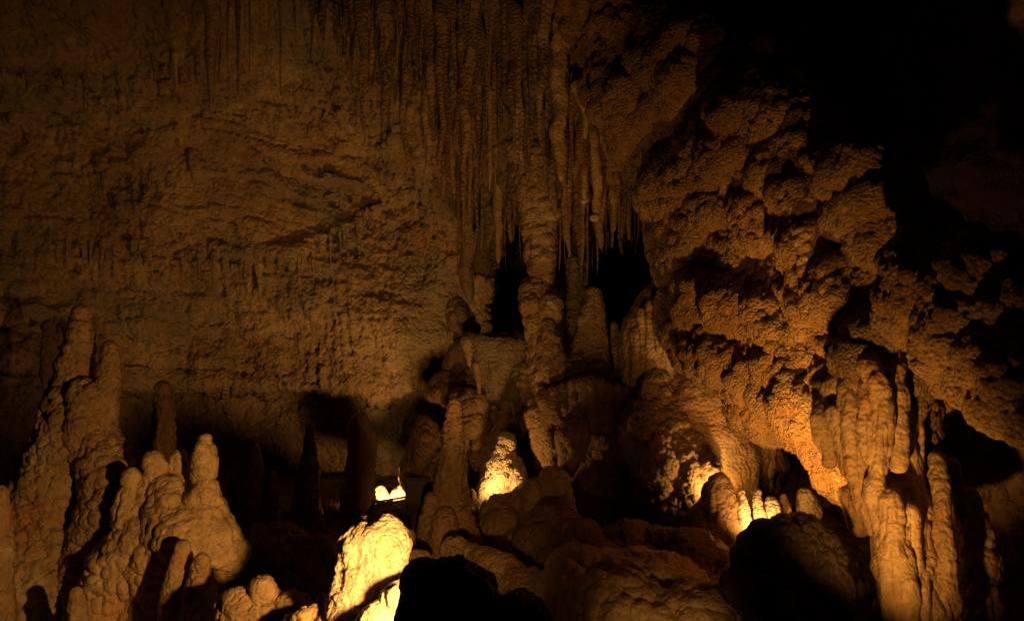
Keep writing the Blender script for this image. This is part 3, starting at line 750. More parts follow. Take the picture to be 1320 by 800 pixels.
# niche behind: lit calcite, lamp housing and rail
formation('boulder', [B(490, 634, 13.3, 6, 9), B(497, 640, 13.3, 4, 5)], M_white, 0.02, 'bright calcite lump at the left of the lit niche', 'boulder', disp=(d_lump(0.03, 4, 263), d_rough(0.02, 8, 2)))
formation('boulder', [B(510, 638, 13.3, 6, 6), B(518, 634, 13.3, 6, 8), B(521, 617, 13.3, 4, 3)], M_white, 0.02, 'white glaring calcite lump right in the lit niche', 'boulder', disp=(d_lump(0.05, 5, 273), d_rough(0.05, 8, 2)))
formation('boulder', [B(535, 612, 13.3, 6, 4)], M_pale, 0.02, 'tiny pinkish lit stone above the black lamp housing', 'boulder', disp=(d_lump(0.02, 4, 283),))

def box(c0, c1, bev=0.01):
    x0, y0, z0 = c0; x1, y1, z1 = c1
    V = [(x, y, z) for x in (x0, x1) for y in (y0, y1) for z in (z0, z1)]
    Fc = [(0, 1, 3, 2), (4, 6, 7, 5), (0, 4, 5, 1), (2, 3, 7, 6), (0, 2, 6, 4), (1, 5, 7, 3)]
    return V, Fc
def boxobj(name, a, b, mat, parent=None, bevel=0.012):
    v, f = box(a, b); me = bpy.data.meshes.new(name); me.from_pydata(v, [], f); me.materials.append(mat)
    o = add(name, me, parent=parent)
    bm = o.modifiers.new('bevel', 'BEVEL'); bm.width = bevel; bm.segments = 2
    return o
formation('boulder', [B(495, 668, 11.7, 24, 15), B(520, 672, 11.6, 22, 14), B(545, 672, 11.6, 20, 16)], M_dark, 0.022, 'low dark rock added under the rail to hide the niche lamp', 'boulder', disp=(d_lump(0.05, 3, 293), d_rough(0.03, 6, 2)))  # added rock, hides the niche lamp and darkens the space below the rail
hl = add('lamp_housing', None, P(540, 650, 12.0)); hl.empty_display_size = 0.1
tag(hl, 'black metal lamp housing standing beside the lit niche', 'floodlight')
boxobj('body', (-0.18, -0.12, 0.04), (0.16, 0.12, 0.40), M_black, hl)
boxobj('hood', (-0.21, -0.15, 0.403), (0.19, 0.15, 0.43), M_black, hl, 0.006)
boxobj('bracket', (-0.20, -0.03, -0.1), (-0.185, 0.03, 0.3), M_black, hl, 0.003)
boxobj('bracket', (0.165, -0.03, -0.1), (0.18, 0.03, 0.3), M_black, hl, 0.003)
boxobj('base', (-0.22, -0.1, -0.14), (0.2, 0.1, -0.102), M_black, hl, 0.006)
def bar(name, a, b, r, mat, parent=None):
    v, f, caps = tube_geo([(Vector(a), r), (Vector(b), r)], seg=8)
    me = bpy.data.meshes.new(name); me.from_pydata([tuple(x) for x in v], [], f + caps); me.materials.append(mat)
    for p in me.polygons: p.use_smooth = True
    return add(name, me, parent=parent)
rb = P(505, 660, 11.9)
hr = add('handrail', None, rb); hr.empty_display_size = 0.1
tag(hr, 'low dark metal rail with a thin reddish edge crossing the lit niche', 'rail')
A_, B_ = P(482, 647, 11.9) - rb, P(524, 640, 11.9) - rb
bar('top_rail', A_, B_, 0.016, M_rail, hr)
bar('lower_rail', A_ - Vector((0, 0, .05)), B_ - Vector((0, 0, .05)), 0.022, M_black, hr)
bar('post', A_ + Vector((0, 0, .02)), A_ - Vector((0, 0, .5)), 0.02, M_black, hr)
bar('post', B_ + Vector((0, 0, .02)), B_ - Vector((0, 0, .5)), 0.02, M_black, hr)

# ------------------------------------------------------------------ centre: the tall stalagmite
formation('stalagmite', [
    T((586, 521, 10.6, 6), (585, 540, 10.6, 10), part='tip'),
    T((585, 545, 10.6, 11), (584, 580, 10.6, 15), (582, 620, 10.6, 20), (580, 650, 10.6, 25), part='shaft'),
    T((579, 652, 10.6, 27), (574, 675, 10.5, 34), (572, 700, 10.4, 38), (570, 760, 10.4, 42), part='base'),
    T((556, 640, 10.5, 6), (554, 662, 10.4, 11), (556, 700, 10.3, 17), part='base'),
    T((594, 664, 10.4, 12), (602, 694, 10.3, 18), (606, 730, 10.3, 22), part='base'),
    T((574, 668, 10.2, 14), (572, 690, 10.1, 18), part='base'), ],
    M_tan, 0.018, 'tall slim pointed stalagmite with ribbed shaft standing alone in the centre', 'stalagmite',
    disp=(d_lump(0.03, 3, 303), d_ring(0.016, 34, 9), d_pop(0.025, 13, 3), d_flute(0.03, 6, 2), d_rough(0.006, 22, 6)))

# ------------------------------------------------------------------ centre: the column with the bucket-shaped shield
centre_col = [
    T((688, 200, 12.8, 34), (692, 250, 12.8, 26), (696, 290, 12.8, 19), (697, 330, 12.8, 14), (697, 362, 12.8, 13), part='stalactite'),
    T((697, 366, 12.8, 13), (690, 384, 12.7, 17), (698, 404, 12.7, 18), (694, 430, 12.7, 12), part='shaft'),
    B(683, 392, 12.55, 9, 12, part='shaft'), B(708, 398, 12.5, 10, 13, part='shaft'),
    T((696, 425, 12.6, 12), (694, 460, 12.6, 12), (698, 500, 12.5, 15), (698, 522, 12.4, 14), part='shaft'),
    T((707, 416, 12.35, 4), (709, 440, 12.3, 10), (710, 470, 12.3, 14), (706, 505, 12.3, 17), part='cone'),
    T((690, 520, 12.3, 9), (697, 545, 12.2, 14), (706, 570, 12.2, 14), (711, 596, 12.2, 8), part='drapery'),
    T((686, 395, 12.6, 9), (692, 425, 12.5, 8), (692, 470, 12.5, 8), (690, 520, 12.4, 7), part='shaft'),
    T((676, 480, 12.6, 8), (680, 500, 12.5, 7), (690, 515, 12.4, 6), part='shaft'),
]
formation('rock_column', centre_col, M_tan, 0.02, 'knotted column joining a hanging stalactite to the drapery below, in the centre', 'column',
    disp=(d_lump(0.08, 3, 313), d_rough(0.07, 4, 7), d_pop(0.05, 8, 7), d_flute(0.03, 6, 2), d_rough(0.018, 14, 6)))
formation('rock_column', [T((742, 340, 13.2, 12), (745, 385, 13.2, 12), (743, 420, 13.2, 15), (738, 455, 13.1, 14), (735, 480, 13.0, 16))], M_grey, 0.022,
    'thin crumpled grey column just right of the knotted centre column', 'column', disp=(d_lump(0.05, 4, 323), d_pop(0.06, 8, 7), d_rough(0.014, 14, 6)))

def bucket():
    # solid of stacked rings: broad flat rim, narrowing body
    prof = [(437, 30, 0), (436, 46, 0), (441, 47.5, 0), (455, 45, 1), (475, 40, 3), (495, 34, 6), (512, 26, 9), (525, 16, 12), (533, 6, 14)]
    return prof
Yb = 13.0
def bucket_obj():
    seg = 160
    ys = np.linspace(0, 1, 90)
    prof = np.array([(437, 1), (436, 30), (436, 44), (440, 47.5), (452, 46), (475, 41), (495, 35), (512, 27), (525, 17), (533, 7), (536, 1)], float)
    t = np.linspace(0, 1, len(prof)); py = np.interp(ys, t, prof[:, 0]); rr = np.interp(ys, t, prof[:, 1])
    V = []
    ang = np.arange(seg) * 2 * math.pi / seg
    for a, r in zip(py, rr):
        k = (a - 436) / 100
        cx = 645 + 10 * k
        x = (cx - 660 + r * np.cos(ang)) / F * Yb; y = Yb + r * np.sin(ang) / F * Yb * 0.8
        z = np.full(seg, CZ + (400 - a) / F * Yb) - 0.06 * (r * np.cos(ang) / 47)
        V.append(np.stack([x, y, z], 1))
    V = np.concatenate(V); m = len(ys)
    i = np.arange(m - 1)[:, None] * seg; k = np.arange(seg)[None, :]
    Q = np.stack([(i + k).ravel(), (i + (k + 1) % seg).ravel(), (i + seg + (k + 1) % seg).ravel(), (i + seg + k).ravel()], 1)
    n = vnormals(V, Q); c = V.mean(0)
    if ((V - c) * n).sum() < 0: n = -n; Q = Q[:, ::-1]
    V = V + n * (0.05 * fbm(V * 3, 3, 7) + 0.04 * ridged(V * np.array([5, 5, 1.2]), 3, 9) + 0.02 * popcorn(V * 16, 3))[:, None]
    base = Vector(V[V[:, 2].argmin()])
    o = add('rimmed_shield', mesh_from('rimmed_shield', V - np.array(base), Q, M_grey), base)
    tag(o, 'grey bucket-shaped calcite shield with flat rim left of the centre column', 'shield formation')
    for (a, b0, b1, r) in [(617, 470, 512, 4), (654, 520, 548, 5), (662, 520, 540, 3), (640, 525, 536, 3), (604, 440, 470, 6)]:
        v, f, caps = tube_geo([(P(a - 3, b0, Yb - .3) - base, r / F * Yb * 1.3), (P(a, (b0 + b1) / 2, Yb - .25) - base, r / F * Yb), (P(a + 1, b1, Yb - .2) - base, r * .35 / F * Yb)], seg=16)
        me = bpy.data.meshes.new('drip'); me.from_pydata([tuple(x) for x in v], [], f + caps); me.materials.append(M_tan)
        for p in me.polygons: p.use_smooth = True
        add('drip', me, parent=o)
bucket_obj()
formation('rock_mass', [B(605, 520, 13.0, 26, 16), B(640, 545, 13.2, 24, 18), B(574, 506, 13.3, 24, 10), B(612, 545, 13.0, 20, 16), B(625, 575, 13.1, 18, 26), B(600, 560, 13.3, 16, 30), B(655, 550, 13.4, 18, 22), B(600, 500, 13.5, 18, 18), B(592, 470, 13.8, 14, 30),
     B(590, 410, 14.2, 12, 22), B(600, 425, 14.3, 14, 18), B(575, 495, 13.5, 16, 12)], M_tan, 0.02,
    'lumpy brain-like rock shelf tucked under the rimmed shield', 'rock shelf', disp=(d_lump(0.08, 3, 333), d_pop(0.10, 6, 7), d_rough(0.02, 12, 6)))
formation('rock_mass', [B(548, 585, 12.5, 18, 48), B(535, 610, 12.7, 16, 26), B(560, 620, 12.3, 18, 40)], M_brown, 0.022,  # added light blocker standing in the soft shadow right of the niche
    'added upright rock blocking lamp light between the lit niche and the tall stalagmite', 'rock', disp=(d_lump(0.08, 2.5, 338), d_rough(0.04, 5, 7), d_pop(0.03, 8, 3)))
formation('drapery', [T((650, 535, 12.7, 8), (642, 560, 12.5, 9), (632, 590, 12.4, 9), (624, 625, 12.3, 8), (622, 660, 12.3, 14))], M_tan, 0.018,
    'curved curtain of flowstone sweeping down behind the glowing calcite cone', 'drapery', disp=(d_lump(0.05, 3, 343), d_flute(0.03, 8, 2), d_rough(0.01, 12, 6)))
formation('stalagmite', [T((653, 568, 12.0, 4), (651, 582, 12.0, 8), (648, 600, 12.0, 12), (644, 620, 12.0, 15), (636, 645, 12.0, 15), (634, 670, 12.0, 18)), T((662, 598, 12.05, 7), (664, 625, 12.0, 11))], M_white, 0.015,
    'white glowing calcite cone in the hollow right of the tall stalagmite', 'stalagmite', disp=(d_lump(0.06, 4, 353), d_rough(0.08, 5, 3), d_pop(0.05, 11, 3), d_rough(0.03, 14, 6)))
formation('boulder', [B(607, 640, 11.6, 5, 10), B(604, 655, 11.6, 7, 9)], M_pale, 0.016, 'small lit stone between the tall stalagmite and the glowing cone', 'boulder', disp=(d_lump(0.02, 5, 363), d_rough(0.02, 12, 6)))
formation('rock_mass', [B(650, 690, 11.0, 34, 28), B(688, 652, 11.0, 14, 26), B(700, 660, 11.3, 36, 40), B(650, 660, 11.3, 24, 16), B(690, 720, 10.6, 50, 40), B(712, 628, 11.1, 14, 24)], M_tan, 0.024,
    'rounded dull flowstone hump in front of the glowing cone', 'flowstone mound', disp=(d_lump(0.10, 2, 373), d_rough(0.07, 3, 7), d_pop(0.035, 9, 7), d_rough(0.015, 14, 6)))

# ------------------------------------------------------------------ the central domed flowstone and its stalagmites
formation('stalagmite', [T((765, 378, 12.6, 8), (765, 400, 12.6, 14), (763, 430, 12.6, 20), (760, 470, 12.6, 28)), T((752, 410, 12.5, 5), (748, 440, 12.5, 7), (744, 470, 12.4, 8))],
    M_tan, 0.02, 'broad ridged stalagmite on top of the domed flowstone, against the dark opening', 'stalagmite', disp=(d_lump(0.03, 3, 383), d_flute(0.06, 5, 5), d_pop(0.03, 11, 3), d_rough(0.01, 12, 6)))
formation('stalagmite', [T((792, 420, 12.3, 5), (795, 440, 12.3, 8), (799, 465, 12.2, 9), (803, 490, 12.2, 8))],
    M_tan, 0.018, 'smooth leaning stalagmite just right of the broad ridged one', 'stalagmite', disp=(d_lump(0.03, 3, 393), d_rough(0.008, 14, 6)))
formation('stalagmite', [T((812, 458, 12.0, 6), (815, 480, 12.0, 8), (818, 500, 12.0, 8), (820, 530, 12.0, 8))],
    M_tan, 0.018, 'short pale stalagmite on the right shoulder of the dark dome', 'stalagmite', disp=(d_lump(0.03, 3, 403), d_rough(0.008, 14, 6)))
dome = [T((757, 455, 12.9, 20), (755, 480, 12.7, 44), (755, 515, 12.6, 66), (758, 545, 12.75, 66), (760, 580, 12.85, 70), (765, 640, 12.8, 82), (770, 720, 12.6, 95), part='body'),
        B(800, 510, 12.5, 36, 30, part='body'), B(725, 530, 12.4, 26, 30, part='body'),
        T((744, 536, 11.65, 9), (740, 560, 11.5, 14), (736, 590, 11.5, 10), (732, 606, 11.55, 5), part='knob')]
dome += [T((a, y, 11.9 + q, r * .5), (a + 2, y + 30, 11.8 + q, r), (a, y + 70, 11.7 + q, r * 1.15), (a - 2, 730, 11.6 + q, r * 1.4), part='pillar#%d' % a)
         for a, y, q, r in ((702, 612, .3, 8), (716, 630, .1, 11), (752, 596, .4, 12), (775, 620, .2, 10), (798, 590, .4, 12), (822, 612, .2, 13), (846, 640, .1, 10), (866, 655, 0, 12))]
for i, (a, b0, b1, r) in enumerate([(716, 503, 540, 5), (727, 496, 530, 4), (738, 494, 541, 5), (751, 492, 528, 5), (762, 492, 552, 4), (773, 494, 536, 5), (783, 497, 558, 4), (794, 500, 540, 6), (806, 506, 562, 5), (817, 514, 580, 6), (705, 510, 560, 6), (829, 532, 590, 7)]):
    k = abs(a - 760) / 70
    Yd = 11.62 + 0.35 * k * k
    dome.append(T((a, b0, Yd, r), (a + 1, (b0 + b1) / 2, Yd - .02, r * .8), (a + 1, b1, Yd, r * .5), part='drip#%d' % i))
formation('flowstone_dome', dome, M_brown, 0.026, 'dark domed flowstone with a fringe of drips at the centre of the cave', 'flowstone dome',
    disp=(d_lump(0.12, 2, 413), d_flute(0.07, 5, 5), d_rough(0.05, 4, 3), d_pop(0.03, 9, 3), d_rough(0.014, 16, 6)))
formation('flowstone_cascade', [T((853, 356, 12.1, 5), (849, 375, 12.1, 17), (842, 400, 12.05, 30), (836, 430, 12.0, 40), (838, 470, 12.0, 44), (838, 500, 12.1, 44)), T((862, 370, 12.0, 8), (866, 400, 11.9, 14), (866, 460, 11.9, 16))] +
    [T((a, y, 11.55 + q, 5), (a + 1, 425, 11.5 + q, 5), (a + 2, 450 + (k * 7) % 12, 11.5 + q, 3), part='rib#%d' % k) for k, (a, y, q) in enumerate(((828, 402, .12), (838, 392, .06), (848, 380, 0), (857, 376, 0), (867, 380, .05)))],
    M_tan, 0.018, 'orange ribbed flowstone cascade rising right of the dark opening', 'flowstone cascade', disp=(d_lump(0.05, 3, 423), d_flute(0.03, 7, 5, .1), d_ring(0.018, 14, 4), d_rough(0.01, 12, 6)), smooth=4)
formation('flowstone_dome', [T((880, 480, 12.2, 40), (895, 520, 12.0, 70), (905, 580, 12.0, 85), (910, 640, 12.0, 90), (910, 720, 12, 95)), B(960, 600, 12.2, 50, 60), B(850, 500, 12.2, 40, 36)] +
    [T((a, 560, 11.4 + abs(a - 930) / 300, 7), (a, 600, 11.35 + abs(a - 930) / 300, 6), (a, 628, 11.4 + abs(a - 930) / 300, 4), part='drape#%d' % a) for a in (945, 957, 969, 981, 993)],
    M_tan, 0.027, 'large smooth rounded flowstone dome lit orange under the overhang', 'flowstone dome', disp=(d_lump(0.10, 1.5, 433), d_ring(0.015, 14, 4), d_flute(0.025, 5, 4), d_rough(0.02, 7, 6), d_rough(0.008, 18, 6)))
formation('rock_ridge', [T((842, 490, 11.6, 10), (850, 520, 11.5, 16), (862, 555, 11.3, 22), (880, 590, 11.1, 22), (893, 620, 11.0, 22), (880, 660, 11.0, 30)), B(886, 575, 11.2, 16, 14), B(905, 610, 10.95, 12, 16), B(850, 600, 11.3, 25, 60), B(830, 560, 11.4, 20, 40)],
    M_tan, 0.018, 'knobbly ridge of cave coral glowing along its right side between the two domes', 'rock ridge', disp=(d_lump(0.08, 3, 443), d_rough(0.08, 4, 3), d_pop(0.06, 9, 3), d_pop(0.035, 18, 4), d_rough(0.012, 20, 6)))
formation('stalagmite', [T((928, 622, 9.9, 12), (925, 655, 9.9, 30), (920, 700, 9.9, 48), (918, 780, 9.8, 65))], M_brown, 0.024,
    'broad dark brown cone of rock hiding a lamp before the lit dome', 'rock cone', disp=(d_lump(0.07, 3, 453), d_flute(0.05, 4, 5), d_pop(0.03, 7, 3)))
for pts, mt, lab in [
    ([(955, 634, 9.9, 5), (956, 650, 9.8, 7), (960, 680, 9.7, 9)], M_white, 'brightest white stub in the lit pocket under the overhang, left one'),
    ([(976, 636, 9.9, 5), (976, 650, 9.8, 7), (980, 672, 9.7, 9)], M_white, 'thumb-shaped white stub in the middle of the lit pocket'),
    ([(994, 648, 9.9, 9), (996, 660, 9.8, 12)], M_white, 'rounded glaring stone to the right in the lit pocket'),
    ([(1010, 640, 10.0, 5), (1012, 655, 10.0, 8)], M_tan, 'dull small stub at the right end of the lit pocket'),
    ([(1040, 640, 10.2, 13), (1045, 660, 10.2, 18)], M_tan, 'dim rounded stone beyond the lit pocket, below the overhang edge')]:
    formation('calcite_stub', [T(*pts)], mt, 0.014, lab, 'stub', group='stubs in the lit pocket', disp=(d_lump(0.04, 4, 463 + int(pts[0][0])), d_rough(0.015, 14, 6)))
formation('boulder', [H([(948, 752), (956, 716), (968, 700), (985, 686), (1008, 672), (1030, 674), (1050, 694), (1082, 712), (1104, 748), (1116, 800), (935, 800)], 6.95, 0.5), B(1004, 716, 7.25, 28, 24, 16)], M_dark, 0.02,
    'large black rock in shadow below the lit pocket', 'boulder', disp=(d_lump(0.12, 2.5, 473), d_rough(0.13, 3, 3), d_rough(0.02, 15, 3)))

# ------------------------------------------------------------------ foreground rocks along the bottom
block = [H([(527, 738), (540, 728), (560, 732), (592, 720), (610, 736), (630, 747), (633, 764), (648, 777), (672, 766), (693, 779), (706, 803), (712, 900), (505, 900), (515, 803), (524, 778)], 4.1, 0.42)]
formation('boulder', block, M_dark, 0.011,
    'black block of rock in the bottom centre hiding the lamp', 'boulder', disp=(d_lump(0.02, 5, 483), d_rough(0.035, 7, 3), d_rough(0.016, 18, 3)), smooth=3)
formation('boulder', [T((580, 708, 9.0, 14), (610, 720, 8.8, 18), (650, 740, 8.4, 24), (685, 765, 8.0, 24), (700, 810, 7.8, 22)), B(640, 760, 8.4, 30, 22), B(600, 715, 8.9, 22, 14)], M_tan, 0.016,
    'long smooth arched boulder behind the black block', 'boulder', disp=(d_lump(0.07, 3, 493), d_rough(0.03, 4, 3), d_pop(0.02, 12, 3)))
formation('boulder', [B(537, 720, 8.4, 20, 11)], M_tan, 0.014, 'low rounded stone right of the glaring upright boulder', 'boulder', disp=(d_lump(0.03, 4, 503), d_rough(0.015, 10, 3)))
formation('boulder', [B(527, 692, 9.0, 8, 9)], M_tan, 0.014, 'little round stone at the foot of the tall stalagmite', 'boulder', disp=(d_lump(0.03, 4, 513), d_rough(0.012, 10, 3)))
floor_fl = [T((735, 745, 8.2, 30), (780, 755, 8.0, 34), (840, 765, 7.8, 38), (900, 785, 7.6, 34)), B(750, 735, 8.6, 34, 20), B(850, 740, 8.3, 34, 18), B(825, 728, 8.5, 22, 12), B(790, 790, 7.4, 80, 40), B(900, 800, 7.2, 80, 32),
            H([(722, 724), (760, 716), (800, 722), (850, 733), (882, 745), (876, 758), (850, 750), (810, 750), (770, 764), (730, 776)], 7.75, 0.6, lean=0.3),
            H([(845, 720), (880, 728), (905, 748), (898, 762), (870, 756), (846, 742)], 7.9, 0.5, lean=0.3), H([(920, 752), (945, 758), (958, 776), (925, 778)], 7.5, 0.4, lean=0.2), H([(880, 790), (960, 782), (1040, 786), (1120, 796), (1130, 830), (880, 830)], 7.0, 0.6, lean=0.3),
            B(925, 770, 7.9, 26, 14), B(980, 795, 7.5, 60, 22), B(1050, 800, 7.5, 60, 22), B(870, 765, 7.8, 26, 16), B(1100, 812, 7.3, 50, 26), B(730, 770, 7.9, 30, 40)]
formation('flowstone_floor', floor_fl, M_pale, 0.018, 'low spread of pale flowstone along the bottom right of centre', 'flowstone bank', disp=(d_lump(0.10, 1.8, 523), d_rough(0.09, 3, 5), d_flute(0.04, 6, 5, 0.5), d_pop(0.03, 9, 3), d_rough(0.015, 18, 3)))
formation('stalagmite', [T((981, 755, 8.0, 6), (981, 775, 8.0, 9))], M_tan, 0.014, 'tiny stub poking from the pale flowstone bank at the bottom', 'stalagmite', disp=(d_lump(0.02, 4, 533),))
formation('rock_bank', fill([(690, 705), (880, 715), (950, 755), (950, 800), (700, 780)], lambda a, b: 9.4 - (b - 712) / 90, 36, 28, rnd, 1.2), M_brown, 0.028,
    'dark sloping bank of rock below the central domes', 'rock bank', disp=(d_lump(0.25, 1.2, 543), d_rough(0.12, 2.2, 3), d_flute(0.06, 4, 3), d_pop(0.05, 6, 9), d_rough(0.02, 9, 3)))

# ------------------------------------------------------------------ stalactites, one object each
def stalactite(px, y0, y1, r0, Y, mat, label, group=None, seed=0, cat='stalactite', blunt=0.25, name='stalactite', bend=0.0):
    seg = 22
    h = (y1 - y0) / F * Y
    m = int(max(14, min(110, (y1 - y0) / 3.0)))
    t = np.linspace(0, 1, m)
    rr = r0 / F * Y
    tp = 0.7 + 0.9 * ((seed * 37) % 10) / 10
    prof = rr * (1 - t) ** tp * (1 + 0.25 * perlin(np.stack([t * h * 2.2, np.full(m, seed * 2.3), np.zeros(m)], 1), 6))
    tip = rr * blunt * np.sqrt(np.clip(1 - ((t - 0.0)) ** 6, 0, 1))
    prof = np.maximum(prof, tip * np.clip((1 - t) * h / (rr * blunt + 1e-4) * 1.4, 0, 1) ** 0.5)
    prof = prof * (0.25 + 0.75 * np.clip(t / 0.09, 0, 1) ** 0.6)
    prof[-1] = rr * 0.02
    ang = np.arange(seg) * 2 * math.pi / seg
    top = P(px, y0, Y)
    wob = np.stack([perlin(np.stack([t * h * 1.4, np.full(m, seed * 1.7), np.zeros(m)], 1), 3), perlin(np.stack([t * h * 1.4, np.full(m, seed * 1.7), np.full(m, 9.)], 1), 4)], 1) * rr * 0.7
    V = np.zeros((m, seg, 3))
    V[:, :, 0] = wob[:, :1] + prof[:, None] * np.cos(ang) + bend * (t ** 2)[:, None]
    V[:, :, 1] = wob[:, 1:] + prof[:, None] * np.sin(ang)
    V[:, :, 2] = -t[:, None] * h
    V = V.reshape(-1, 3)
    ax = np.repeat(np.stack([wob[:, 0] + bend * t ** 2, wob[:, 1], -t * h], 1), seg, axis=0)
    d = V - ax; l = np.linalg.norm(d, axis=1); d = d / (l[:, None] + 1e-6)
    q = V + seed * 3.1
    fl = 0.22 * (ridged(q * np.array([13, 13, 2.2]), 2, 12) - 0.4) + 0.22 * ridged(q * np.array([0.9 / rr * .5, 0.9 / rr * .5, 0.9]), 2, 7) + 0.45 * fbm(q * np.array([5, 5, 3.5]), 3, 8) + 0.015 * np.abs(np.sin(q[:, 2] * 16 + 3 * fbm(q * 2, 2, 2)))
    V = V + d * (l * fl)[:, None]
    i = np.arange(m - 1)[:, None] * seg; k = np.arange(seg)[None, :]
    Q = np.stack([(i + k).ravel(), (i + seg + k).ravel(), (i + seg + (k + 1) % seg).ravel(), (i + (k + 1) % seg).ravel()], 1)
    o = add(name, mesh_from(name, V, Q, mat), top)
    return tag(o, label, cat, group)

def wd(px, py):
    u0, v0, st, nu, nv, A = WALL
    i = int(min(max((px - u0) / st, 0), nu - 1)); j = int(min(max((py - v0) / st, 0), nv - 1))
    return float(A[j, i])
rs = random.Random(21)
# individually recognisable ones: (px, top, tip, radius, label)
named = [
    (272, -60, 150, 13, 'long pale stalactite hanging alone from the vault at upper left'),
    (470, -60, 190, 12, 'thick stalactite near the left end of the upper curtain'),
    (522, -60, 236, 13, 'long thick stalactite in the left half of the curtain, broad at its root'),
    (556, -60, 160, 16, 'broad wedge-shaped stalactite at the middle of the upper curtain'),
    (664, -60, 215, 15, 'long broad stalactite just left of the bright-edged one'),
    (728, 60, 235, 12, 'broad stalactite at the right end of the curtain above the knotted column'),
    (335, 335, 400, 6, 'dark slender stalactite under the bedding lip on the left wall'),
    (226, 60, 118, 9, 'short stalactite left of the long pale one at upper left'),
    (645, 20, 142, 9, 'stalactite ending in a pale drop above the curtain centre'),
    (600, -60, 250, 17, 'thick long stalactite in the middle of the upper curtain'),
    (688, -60, 130, 14, 'bright-edged thick stalactite near the top right of the curtain'),
    (602, 250, 392, 12, 'long blunt stalactite whose tip ends above the lumpy shelf'),
    (767, 175, 284, 8, 'broken stalactite with a round pale cut end above the dark opening'),
    (753, 190, 262, 6, 'small broken stalactite with a pale end left of the round one'),
    (716, 250, 335, 10, 'stout stalactite just right of the knotted centre column'),
    (733, 240, 352, 11, 'long tapering stalactite between the two dark openings'),
    (774, 230, 322, 8, 'blunt stalactite hanging at the left side of the large opening'),
]
for i, (a, y0, y1, r, lab) in enumerate(named):
    Y = wd(a, y0) - 0.5 * r / F * 13
    y0 -= 14
    blunt = 0.75 if 'broken' in lab or 'blunt' in lab else 0.2
    o = stalactite(a, y0, y1, r, Y, M_pale if 'pale' in lab else M_tan, lab, None, i, blunt=blunt)
    if 'broken' in lab:      # the clean broken end, paler than the skin
        ln = (y1 - y0) / F * Y; rr = (6.5 if r == 8 else 4.5) / F * Y
        v, f, caps = ball_geo((-0.01, -0.02, -ln + rr * 0.5), (rr, rr, rr * 0.85), 10)
        add('broken_end', mesh_from('broken_end', [tuple(x) for x in v], f, M_white), parent=o)
def find_lip(a, y, w=26):
    best, by = -9, y
    for q in np.arange(y - w, y + w, 2.6):
        j = wd(a, q + 7) - wd(a, q)
        if j > best: best, by = j, q
    return by
LIPS = {"top edge": None, "ledge at the far upper left": [(0, 80), (120, 95), (240, 60)], "low ledge, far left wall": [(40, 300), (120, 308), (200, 322)],
        "lip under the smooth slab": [(180, 330), (300, 335), (370, 330)], "lip, middle of left wall": [(370, 330), (420, 305), (500, 262)],
        "left bedding ledge": [(0, 208), (100, 222), (200, 205), (260, 200)], "dark upper left wall": [(120, 95), (240, 60)]}
curt = [
    (432, 560, 34, (-70, -20), (50, 235), 'upper curtain', 'stalactites of the upper curtain, left half'),
    (560, 700, 44, (-70, 20), (60, 270), 'upper curtain', 'stalactites of the upper curtain, right half'),
    (700, 770, 18, (20, 120), (150, 290), "curtain's right end", "stalactites at the curtain's right end"),
    (280, 432, 15, (-70, -20), (15, 130), 'top edge', 'short stalactites at the top edge'),
    (772, 848, 30, (235, 262), (288, 335), 'fringe over the opening', 'spiky fringe over the large opening'),
    (585, 680, 14, (180, 260), (290, 360), 'wall left of centre column', 'stalactites left of the centre column'),
    (700, 775, 16, (210, 260), (295, 365), 'lip between the openings', 'stalactites between the openings'),
    (0, 130, 8, (80, 100), (105, 135), 'ledge at the far upper left', 'small stalactites at far upper left'),
    (40, 200, 9, (255, 275), (285, 305), 'low ledge, far left wall', 'tiny stalactites low on the left wall'),
    (230, 380, 9, (325, 340), (350, 385), 'lip under the smooth slab', 'small stalactites below the smooth slab'),
    (380, 480, 12, (265, 315), (330, 378), 'lip, middle of left wall', 'stubby stalactites under the wall lip'),
    (195, 260, 4, (60, 110), (120, 150), 'dark upper left wall', 'faint stalactites at upper left'),
    (100, 260, 6, (210, 240), (255, 275), 'left bedding ledge', 'tiny stalactites on the left ledge'),
]
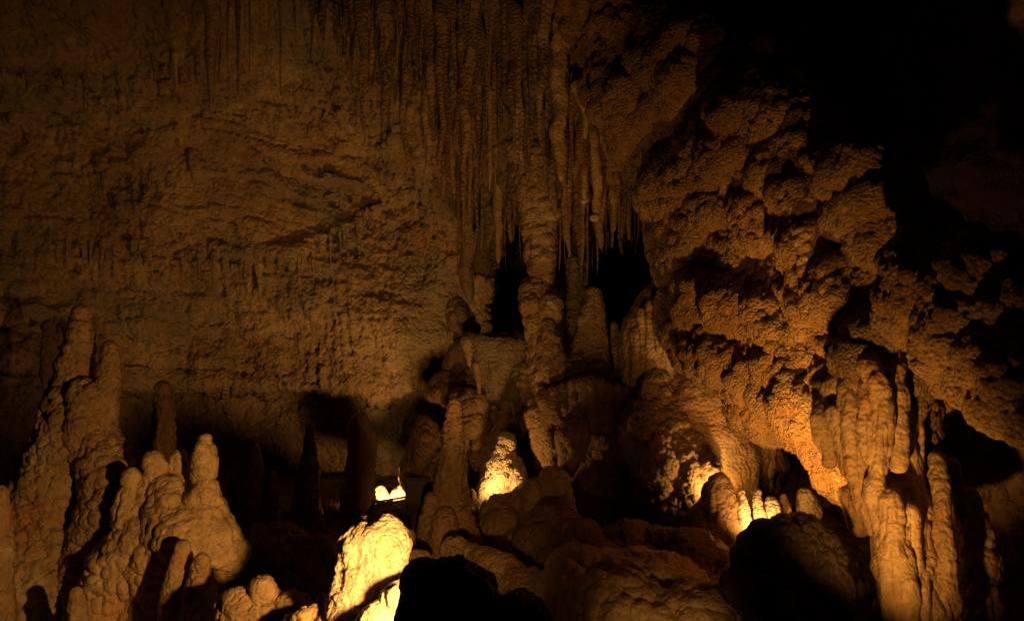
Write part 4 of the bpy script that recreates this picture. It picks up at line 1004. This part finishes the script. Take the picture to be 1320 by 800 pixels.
ORD = ['', 'second', 'third', 'fourth', 'fifth', 'sixth', 'seventh', 'eighth', 'ninth', 'tenth', 'eleventh', 'twelfth', 'thirteenth', 'fourteenth', 'fifteenth', 'sixteenth']
sd = 100
for ci, (x0, x1, n, tr, br, place, grp) in enumerate(curt):
    made = []
    for k in range(n):
        a = x0 + (x1 - x0) * (k + rs.uniform(0.0, 1.0)) / n
        y0 = rs.uniform(*tr)
        if LIPS.get(place): y0 = find_lip(a, pline(a, LIPS[place])); br_ = (y0 + 14, y0 + 60); br = br_
        y1 = br[0] + (br[1] - br[0]) * rs.random() ** (1.3 if ci < 2 else 0.8)
        fat = rs.random()
        r = (3.5 + 12 * fat ** 1.8) * (1.0 if ci < 3 else 0.6 if ci != 4 else 0.55)
        if ci < 2 and a < 560: y1 = min(y1, 60 + (a - 432) * 1.5 + rs.uniform(-20, 20))
        Y = wd(a, y0) - rs.uniform(0.0, 0.6) * r / F * 13
        if y0 < 130 and not LIPS.get(place): Y -= rs.uniform(0, 0.45)
        if LIPS.get(place): Y = wd(a, y0 - 3) + 1.1 * r / F * 13; y0 += 10
        sd += 1
        o = stalactite(a, y0 - 16, y1, r, Y, M_wall if LIPS.get(place) else rs.choice([M_tan, M_wall, M_red, M_pale if rs.random() < .6 else M_wall]), '', grp, sd, blunt=rs.choice([.15, .2, .35, .6]))
        ln = y1 - max(y0, 0)
        q = sorted([br[0], br[1]]); m = (y1 - br[0]) / (br[1] - br[0])
        made.append((a, 'long' if m > .66 else 'short' if m < .33 else 'mid-length', 'stout' if fat > .66 else 'thin' if fat < .33 else 'medium-width', o))
    made.sort(key=lambda v: v[0])
    for lw in {(v[1], v[2]) for v in made}:
        same = [v for v in made if (v[1], v[2]) == lw]
        for idx, v in enumerate(same):
            pos = 'only' if len(same) == 1 else 'leftmost' if idx == 0 else 'rightmost' if idx == len(same) - 1 else ORD[min(idx, 15)] + ' from left'
            half = {0: ', left half', 1: ', right half'}.get(ci, '')
            v[3]['label'] = f"{lw[0]}, {lw[1].replace('-width', '')} stalactite, {pos} of its size, {place}{half}"
